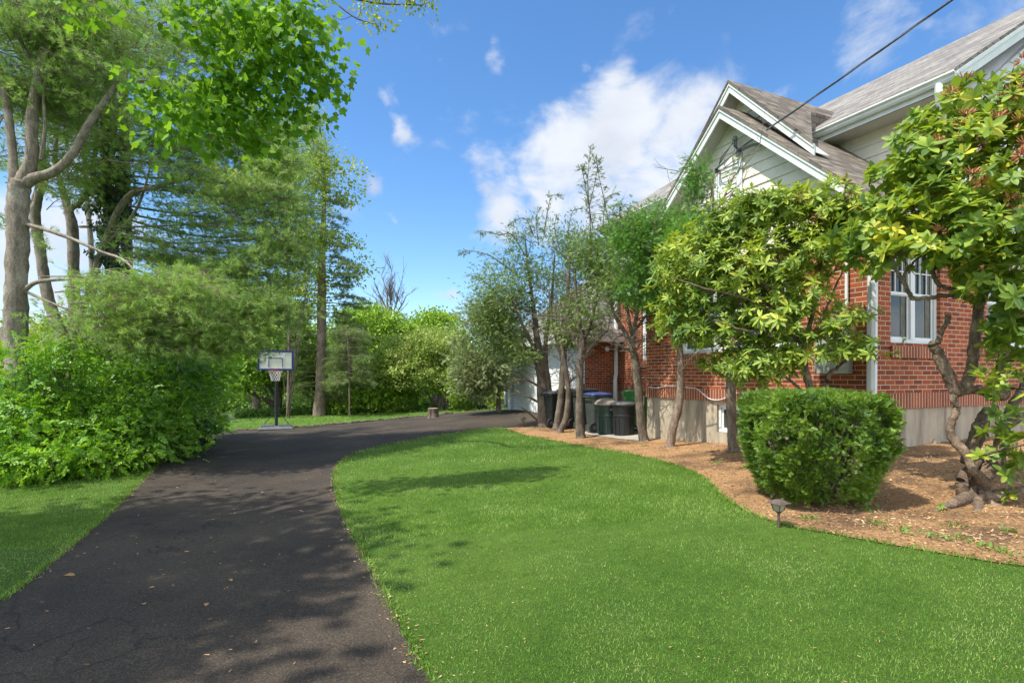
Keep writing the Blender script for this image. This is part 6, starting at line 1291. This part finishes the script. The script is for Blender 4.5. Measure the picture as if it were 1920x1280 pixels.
def overhang():
    rng = np.random.default_rng(71); T = Tubes(8); LV = Leaves(); Z = 9
    a = np.array([-7.5, 9.5, 9.0]); b0 = gp(-200, 9.5)
    T.add(smooth([b0, b0 + [0, 0, 5], a + [-2.5, 0, 1.5], a + [-.5, 0, 1]], 5), np.linspace(.22, .08, 16), 9, .03)
    E = ellipsoids([(610, 5, Z, 50, 16), (680, 10, Z, 50, 22), (740, -5, Z, 50, 24), (790, -10, Z, 34, 22), (640, 40, Z, 30, 14), (700, 45, Z, 24, 10), (560, -30, Z, 60, 40), (690, -60, Z, 100, 50)])
    for l in ([(480, -60, Z, 4), (600, -20, Z, 3), (700, 5, Z, 2), (790, 10, Z, 1)], [(600, -20, Z, 2), (660, 30, Z, 1.4), (700, 45, Z, .8)]): limb(T, l, 6, 5)
    T.add(smooth([a + [-.5, 0, 1], a + [1.5, -.2, .2], P(480, -60, Z)], 4), np.linspace(.08, .04, 9), 7, 0)
    p, d, n, s, cen = crown(E, 300, 7, .12, .075, rng, up=.5, out=.2, shell=.4, rnd=.7, gap=.9); LV.add(p, d, n, s); twigs_to(T, cen, .6, .006, rng, sag=0)
    plant('oak_tree', b0, 'thin leafy branch tips hanging into the top of the sky', 'tree', T, LV, TP['leaf'], M['twig'], M['lf_tall'], None, 8)
overhang()

def bush(name, label, base, ells, ncl, per, cr, size, leaf, seed, temps='sprig', stems=14, bark='twig', cat='bush', group=None, up=.55, gap=0., shell=.75, out=.6, tw=.15, flat=.6, pn=('stems', 'foliage'), raw=None, limbs=()):
    rng = np.random.default_rng(seed); T = Tubes(seed); E = raw or ellipsoids(ells)
    for l in limbs: limb(T, l, 8, 5, .05)
    for k in range(stems):
        c, r = E[rng.integers(0, len(E))]; e = c + nrm(rng.normal(size=3)) * r * .7; s0 = np.array([base[0] * .5 + c[0] * .5 + rng.normal(0, .15), base[1] * .5 + c[1] * .5, 0]) if not limbs else base + rng.normal(0, .05, 3); s0[2] = tz(s0[0], s0[1])
        q = smooth([s0, (s0 + e) / 2 + rng.normal(0, .12, 3) - np.array([0, 0, .05]), e], 4); T.add(q, np.linspace(.022, .005, len(q)), 5, 0)
    p, d, n, s, cen = crown(E, ncl, per, cr, size, rng, up=up, out=out, shell=shell, gap=gap, flat=flat); LV = Leaves(); LV.add(p, d, n, s)
    if tw: twigs_to(T, cen, tw, .006, rng, maxn=160)
    return plant(name, base, label, cat, T, LV, TP[temps], M[bark], M[leaf], group, seed, pn)
GB = 'bushes crowding the left side of the driveway'
bush('bush', 'nearest broad leaved bush spilling onto the grass at the left edge', gp(60, 8.6), [(40, 800, 8.8, 80, 70), (110, 850, 8.4, 40, 34), (20, 870, 8.4, 50, 40), (-40, 800, 8.9, 60, 80)], 330, 6, .16, .17, 'lf_shrub2', 81, group=GB, temps='sprig')
bush('bush', 'dark tangled bush below the slanting trunk', gp(150, 9.4), [(160, 790, 9.8, 80, 60), (200, 840, 9.3, 60, 36), (120, 760, 10.2, 60, 50), (240, 800, 10, 60, 56), (180, 862, 9.2, 40, 20)], 640, 6, .2, .15, 'lf_shrub', 82, group=GB, tw=.4, stems=40)
bush('bush', 'rounded leafy bush in the middle of the left thicket', gp(265, 11), [(260, 760, 11.2, 70, 60), (320, 790, 11.4, 50, 46), (290, 830, 10.8, 50, 26), (230, 710, 11.4, 60, 36), (255, 850, 10.4, 40, 14)], 620, 6, .2, .15, 'lf_shrub', 83, group=GB)
bush('bush', 'low glossy bush creeping to the drive edge below the thicket', gp(320, 12), [(330, 820, 12.2, 46, 22), (300, 835, 11.8, 40, 18), (350, 800, 12.6, 30, 20)], 300, 6, .14, .13, 'lf_ivy', 84, group=GB)
bush('bush', 'bright layered bush leaning over the drive left of the hoop', gp(370, 15.5), [(350, 690, 15, 60, 44), (375, 690, 16, 36, 44), (345, 745, 15, 38, 36), (315, 740, 14, 44, 46), (385, 722, 17, 24, 30), (370, 790, 14.6, 36, 22)], 700, 6, .22, .2, 'lf_shrub2', 85, group=GB, flat=.35)
bush('bush', 'yellow lit shrubbery behind the big forked trunk', gp(90, 16), [(60, 650, 17, 60, 40), (140, 640, 18, 60, 36), (20, 690, 16, 50, 40), (100, 700, 15, 60, 40), (200, 660, 17, 50, 40)], 640, 6, .3, .24, 'lf_yellow', 86, group=GB)
bush('bush', 'slender upright sprouts in front of the forked trunk', gp(60, 8.9), [(36, 690, 9.0, 26, 50), (120, 670, 9.4, 40, 40), (70, 720, 9.2, 50, 30)], 130, 5, .14, .15, 'lf_shrub2', 87, group=GB, stems=20)
bush('bush', 'shaded mass of leaves under the pine boughs', gp(290, 13.5), [(250, 690, 13.2, 90, 40), (330, 680, 13.2, 60, 40), (170, 700, 12.6, 70, 46), (290, 730, 12.6, 70, 50), (100, 740, 11.5, 60, 50)], 760, 6, .24, .19, 'lf_shrub', 88, group=GB)

# --- middle distance
GT = 'leafy trees beyond the far lawn'
def broad(label, px, Z, top, ells, ncl, seed, leaf='lf_mid', size=.34, cr=.4, per=7, trunk=8, group=GT, temps='clump', name='leafy_tree', gap=0., tw=.1, flat=.5, up=.7, bark='barkgrey', limbs=None, shell=.78):
    b = gp(px, Z); by = HY - b[2] * F / Z
    lb = [[(px, by + 4, Z, trunk), (px + 2, by - (by - top) * .3, Z, trunk * .75), (px - 3, by - (by - top) * .6, Z, trunk * .45), (px, top + 20, Z, trunk * .15)]] + (limbs or [])
    return bush(name, label, b, ells, ncl, per, cr, size, leaf, seed, temps, stems=10, bark=bark, cat='tree', group=group, gap=gap, tw=tw, flat=flat, up=up, limbs=lb, pn=('trunk', 'crown'), shell=shell)
broad('dense round topped tree right behind the bare dead tree', 705, 34, 575, [(700, 620, 34, 60, 40), (665, 650, 34, 46, 40), (740, 650, 34, 56, 50), (700, 700, 33, 70, 50), (650, 720, 32, 50, 40), (690, 590, 34, 30, 14)], 760, 101)
broad('tall rounded green tree behind the pale flowering one', 815, 36, 585, [(815, 625, 36, 46, 36), (845, 660, 36, 36, 36), (780, 650, 36, 40, 36), (825, 600, 36, 24, 12)], 480, 102)
broad('yellowish spreading dogwood on the right of the far lawn', 825, 29, 620, [(760, 660, 29, 46, 30), (810, 650, 29, 56, 34), (850, 680, 29, 36, 40), (770, 700, 28.6, 50, 30), (725, 690, 29, 34, 28), (820, 710, 29, 44, 26)], 900, 103, 'lf_dog', size=.22, cr=.3, flat=.22, name='dogwood_tree', temps='clump', limbs=[[(838, 772, 29, 4), (832, 720, 29, 3), (815, 690, 29, 2)], [(838, 768, 29, 3.5), (850, 720, 29, 2.5), (860, 690, 29, 1.5)]])
bush('bright_shrub', 'small bright yellow green shrub between the stump and the dark tub', gp(868, 26.5), [(868, 725, 26.5, 26, 28), (862, 700, 26.5, 18, 14), (878, 745, 26.5, 18, 16)], 260, 6, .16, .2, 'lf_yellow', 104, temps='clump', stems=10)
bush('pale_shrub', 'loose pale green shrub right of the dark tub', gp(925, 25.5), [(920, 728, 25.5, 24, 22), (940, 740, 25, 18, 22)], 200, 6, .18, .22, 'lf_dog', 105, temps='clump')
broad('light green tree filling the gap above the far lawn left of the dogwood', 650, 31, 640, [(640, 700, 31, 50, 34), (690, 735, 30, 46, 26), (660, 760, 30, 40, 14), (740, 745, 30, 40, 22)], 520, 106, 'lf_mid')
broad('dark shady tree with low spreading limbs behind the hoop', 520, 30, 600, [(470, 640, 30, 60, 30), (540, 630, 30, 60, 34), (440, 690, 28, 40, 40), (560, 700, 31, 50, 34), (500, 690, 31, 50, 30)], 760, 107, 'lf_mid', limbs=[[(520, 760, 30, 5), (470, 735, 29, 3.5), (430, 700, 28.5, 2)], [(520, 745, 30, 4), (560, 700, 30, 3), (590, 680, 30, 1.5)], [(520, 750, 30, 4), (490, 700, 30, 3), (480, 670, 30, 1.6)]])
broad('sunlit yellow green tree above and behind the hoop', 480, 36, 520, [(520, 590, 36, 60, 40), (460, 620, 36, 46, 30), (560, 640, 36, 40, 30), (430, 640, 36, 40, 24)], 560, 108, 'lf_tall', gap=.8)
broad('tree with slender leafy crown rising left of the tall conifer', 540, 27, 190, [(590, 230, 27, 14, 36), (560, 260, 27, 34, 40), (575, 330, 27, 40, 40), (550, 400, 27, 40, 40), (560, 480, 27, 46, 40), (540, 550, 27, 44, 40), (520, 330, 27, 40, 50), (600, 290, 27, 20, 26)], 640, 109, 'lf_tall', size=.18, cr=.26, gap=.54, trunk=3.2)
# tall conifer with climbing leaves
def tall_conifer():
    rng = np.random.default_rng(110); Z = 28.3; T = Tubes(110); LV = Leaves(); LV2 = Leaves()
    limb(T, [(598, 782, Z, 13), (601, 740, Z, 10.5), (603, 660, Z, 9), (603, 560, Z, 8), (604, 480, Z, 6), (607, 400, Z, 4.5), (609, 340, Z, 3), (608, 290, Z, 1.6), (606, 262, Z, .8)], 10, 6, .04)
    for k in range(84):
        y = 350 + (750 - 350) * (k + rng.random()) / 84; s = 1 if k % 2 else -1; depth = rng.normal(0, .8)
        ln = (np.interp(y, [340, 420, 520, 620, 700, 750], [30, 62, 78, 92, 80, 50])) * rng.uniform(.5, 1.1)
        x1 = 603 + s * ln; dr = rng.uniform(-.1, .22) * ln; a = P(603, y, Z); m = P(603 + s * ln * .5, y + dr * .3, Z + depth * .5); e = P(x1, y + dr, Z + depth)
        bare = y < 470 and rng.random() < .5
        if bare: T.add(smooth([a, m, e * .7 + a * .3], 4), np.linspace(.03, .006, 9), 4, 0); continue
        bough(T, LV, [a, m, e], rng, side=.85, step=.15, tuft=.22, rb=.03, dens=1.15, start=.28)
    # climbing vine leaves round the upper half
    E = ellipsoids([(606, 290, Z, 34, 30), (640, 320, Z, 40, 26), (660, 360, Z, 22, 22), (600, 330, Z, 36, 30), (620, 375, Z, 36, 16), (600, 440, Z, 46, 18), (640, 460, Z, 40, 24), (665, 500, Z, 30, 20), (590, 500, Z, 50, 30), (630, 530, Z, 40, 20), (580, 570, Z, 46, 24), (610, 445, Z, 20, 14), (570, 450, Z, 30, 30)])
    p, d, n, s, cen = crown(E, 800, 7, .26, .19, rng, up=.5, out=.3, shell=.4, gap=.68); LV2.add(p, d, n, s); twigs_to(T, cen, .3, .012, rng, sag=0, maxn=180)
    t, c = plant('tall_conifer', gp(600, Z), 'tall thin conifer with a straight trunk and vine leaves round its top', 'tree', T, LV, TP['tuft'], M['barkbrown'], M['lf_spruce'], None, 110)
    link('vine_leaves', LV2.mesh('vine_leaves', TP['leaf'], 4, gp(600, Z)), M['lf_tall'], t)
tall_conifer()
def spruce():
    rng = np.random.default_rng(111); T = Tubes(111); LV = Leaves(); Z = 26.5
    limb(T, [(655, 780, Z, 1.6), (655, 700, Z, 1.5), (652, 640, Z, 1.2), (650, 610, Z, .8)], 8, 5)
    for k in range(54):
        y = 612 + 160 * (k + rng.random()) / 80; s = 1 if k % 2 else -1; ln = np.interp(y, [610, 700, 770], [26, 52, 44]) * rng.uniform(.6, 1.1); a = P(654, y, Z); e = P(654 + s * ln, y + rng.uniform(.1, .35) * ln, Z + rng.normal(0, .9)); bough(T, LV, [a, (a + e) / 2 + [0, 0, .05], e], rng, side=.6, step=.13, tuft=.2, rb=.02, dens=1.2)
    plant('spruce_tree', gp(655, Z), 'small grey green spruce with drooping boughs right of the tall trunk', 'tree', T, LV, TP['tuft'], M['barkbrown'], M['lf_spruce'], None, 111)
spruce()
def dead_tree():
    rng = np.random.default_rng(112); T = Tubes(112); Z = 38
    def grow(a, d, L, r, lev):
        n = 5; q = [a]
        for i in range(n): d = nrm(d + rng.normal(0, .10, 3) + [0, 0, .05]); q.append(q[-1] + d * L / n)
        q = np.array(q); T.add(q, np.linspace(r, r * .45, len(q)), 5 if lev < 2 else 3, 0)
        if lev < 3:
            for k in range(5 if lev else 9):
                i = rng.integers(1, n + 1); grow(q[i], nrm(d + rng.normal(0, .42, 3) * [1, .8, .5]), L * rng.uniform(.4, .75) if lev else L * rng.uniform(.6, 1.0), r * .45, lev + 1)
    b = gp(735, Z); T.add(smooth([b, P(736, 680, Z), P(735, 600, Z)], 4), np.linspace(.2, .12, 9), 7, 0); grow(P(735, 605, Z), np.array([0, 0, 1.]), 1.9, .09, 0)
    for s, t in ((-1, .5), (1, .55), (-1, .25), (1, .2)): grow(P(735, 600, Z), nrm(np.array([s * t, 0, .8])), 2.0, .07, 1)
    t = thing('dead_tree', b, 'leafless grey dead tree standing up behind the round green trees', 'tree'); link('trunk', T.mesh('trunk', b), M['deadtwig'], t)
dead_tree()
# ground cover strip at the back of the far lawn
def cover():
    rng = np.random.default_rng(120); LV = Leaves(); n = 5200
    f = rng.random(n); px = 440 + 460 * f; Zb = np.interp(px, [440, 620, 780, 900], [29.3, 30.2, 29.4, 29.6]) + rng.normal(0, .35, n); x = (px - CX) * Zb / F; z = TZ(x, Zb) + rng.random(n) * .34
    LV.add(np.stack([x, Zb, z], 1), nrm(rng.normal(size=(n, 3)) + [0, 0, .4]), nrm(rng.normal(size=(n, 3)) * .6 + [0, -.2, 1]), rng.uniform(.12, .22, n))
    n = 1500; x, y = Wp(470, 22)[0] + rng.random(n) * 0, 0
    o = link('ground_cover', LV.mesh('ground_cover', TP['clump'], 2), M['lf_ground']); tag(o, 'low leafy ground cover along the back edge of the far lawn', 'ground cover', kind='stuff')
cover()
# the wood beyond: one mass of distant foliage plus separate trees standing out of it
def wood():
    rng = np.random.default_rng(130); E = []
    for k in range(46):
        px = -420 + 1560 * (k + rng.random()) / 46; Z = rng.uniform(44, 62); x = (px - CX) * Z / F; zt_ = -3 + rng.uniform(3.2, 6.2) * (1 if px > 330 else .75)
        E.append((np.array([x, Z, zt_ - 2.6]), np.array([3.8, 3.0, rng.uniform(2.6, 3.6)])))
    for k in range(24):
        x = rng.uniform(-48, 30); Z = rng.uniform(38, 44); E.append((np.array([x, Z, -1.6]), np.array([3.5, 2.4, 1.9])))
    for k in range(16):                                   # behind the house and beyond
        E.append((np.array([rng.uniform(10, 60), rng.uniform(50, 75), 1.0]), np.array([5, 4, 4.6])))
    p, d, n, s, cen = crown(E, 6200, 7, .7, .62, rng, up=.6, out=.7, shell=.85, flat=.6)
    LV = Leaves(); LV.add(p, d, n, s); o = link('distant_wood', LV.mesh('distant_wood', TP['clump'], 3), M['lf_far']); tag(o, 'far off mass of green woodland closing the view behind the garden', 'woodland', kind='stuff')
wood()
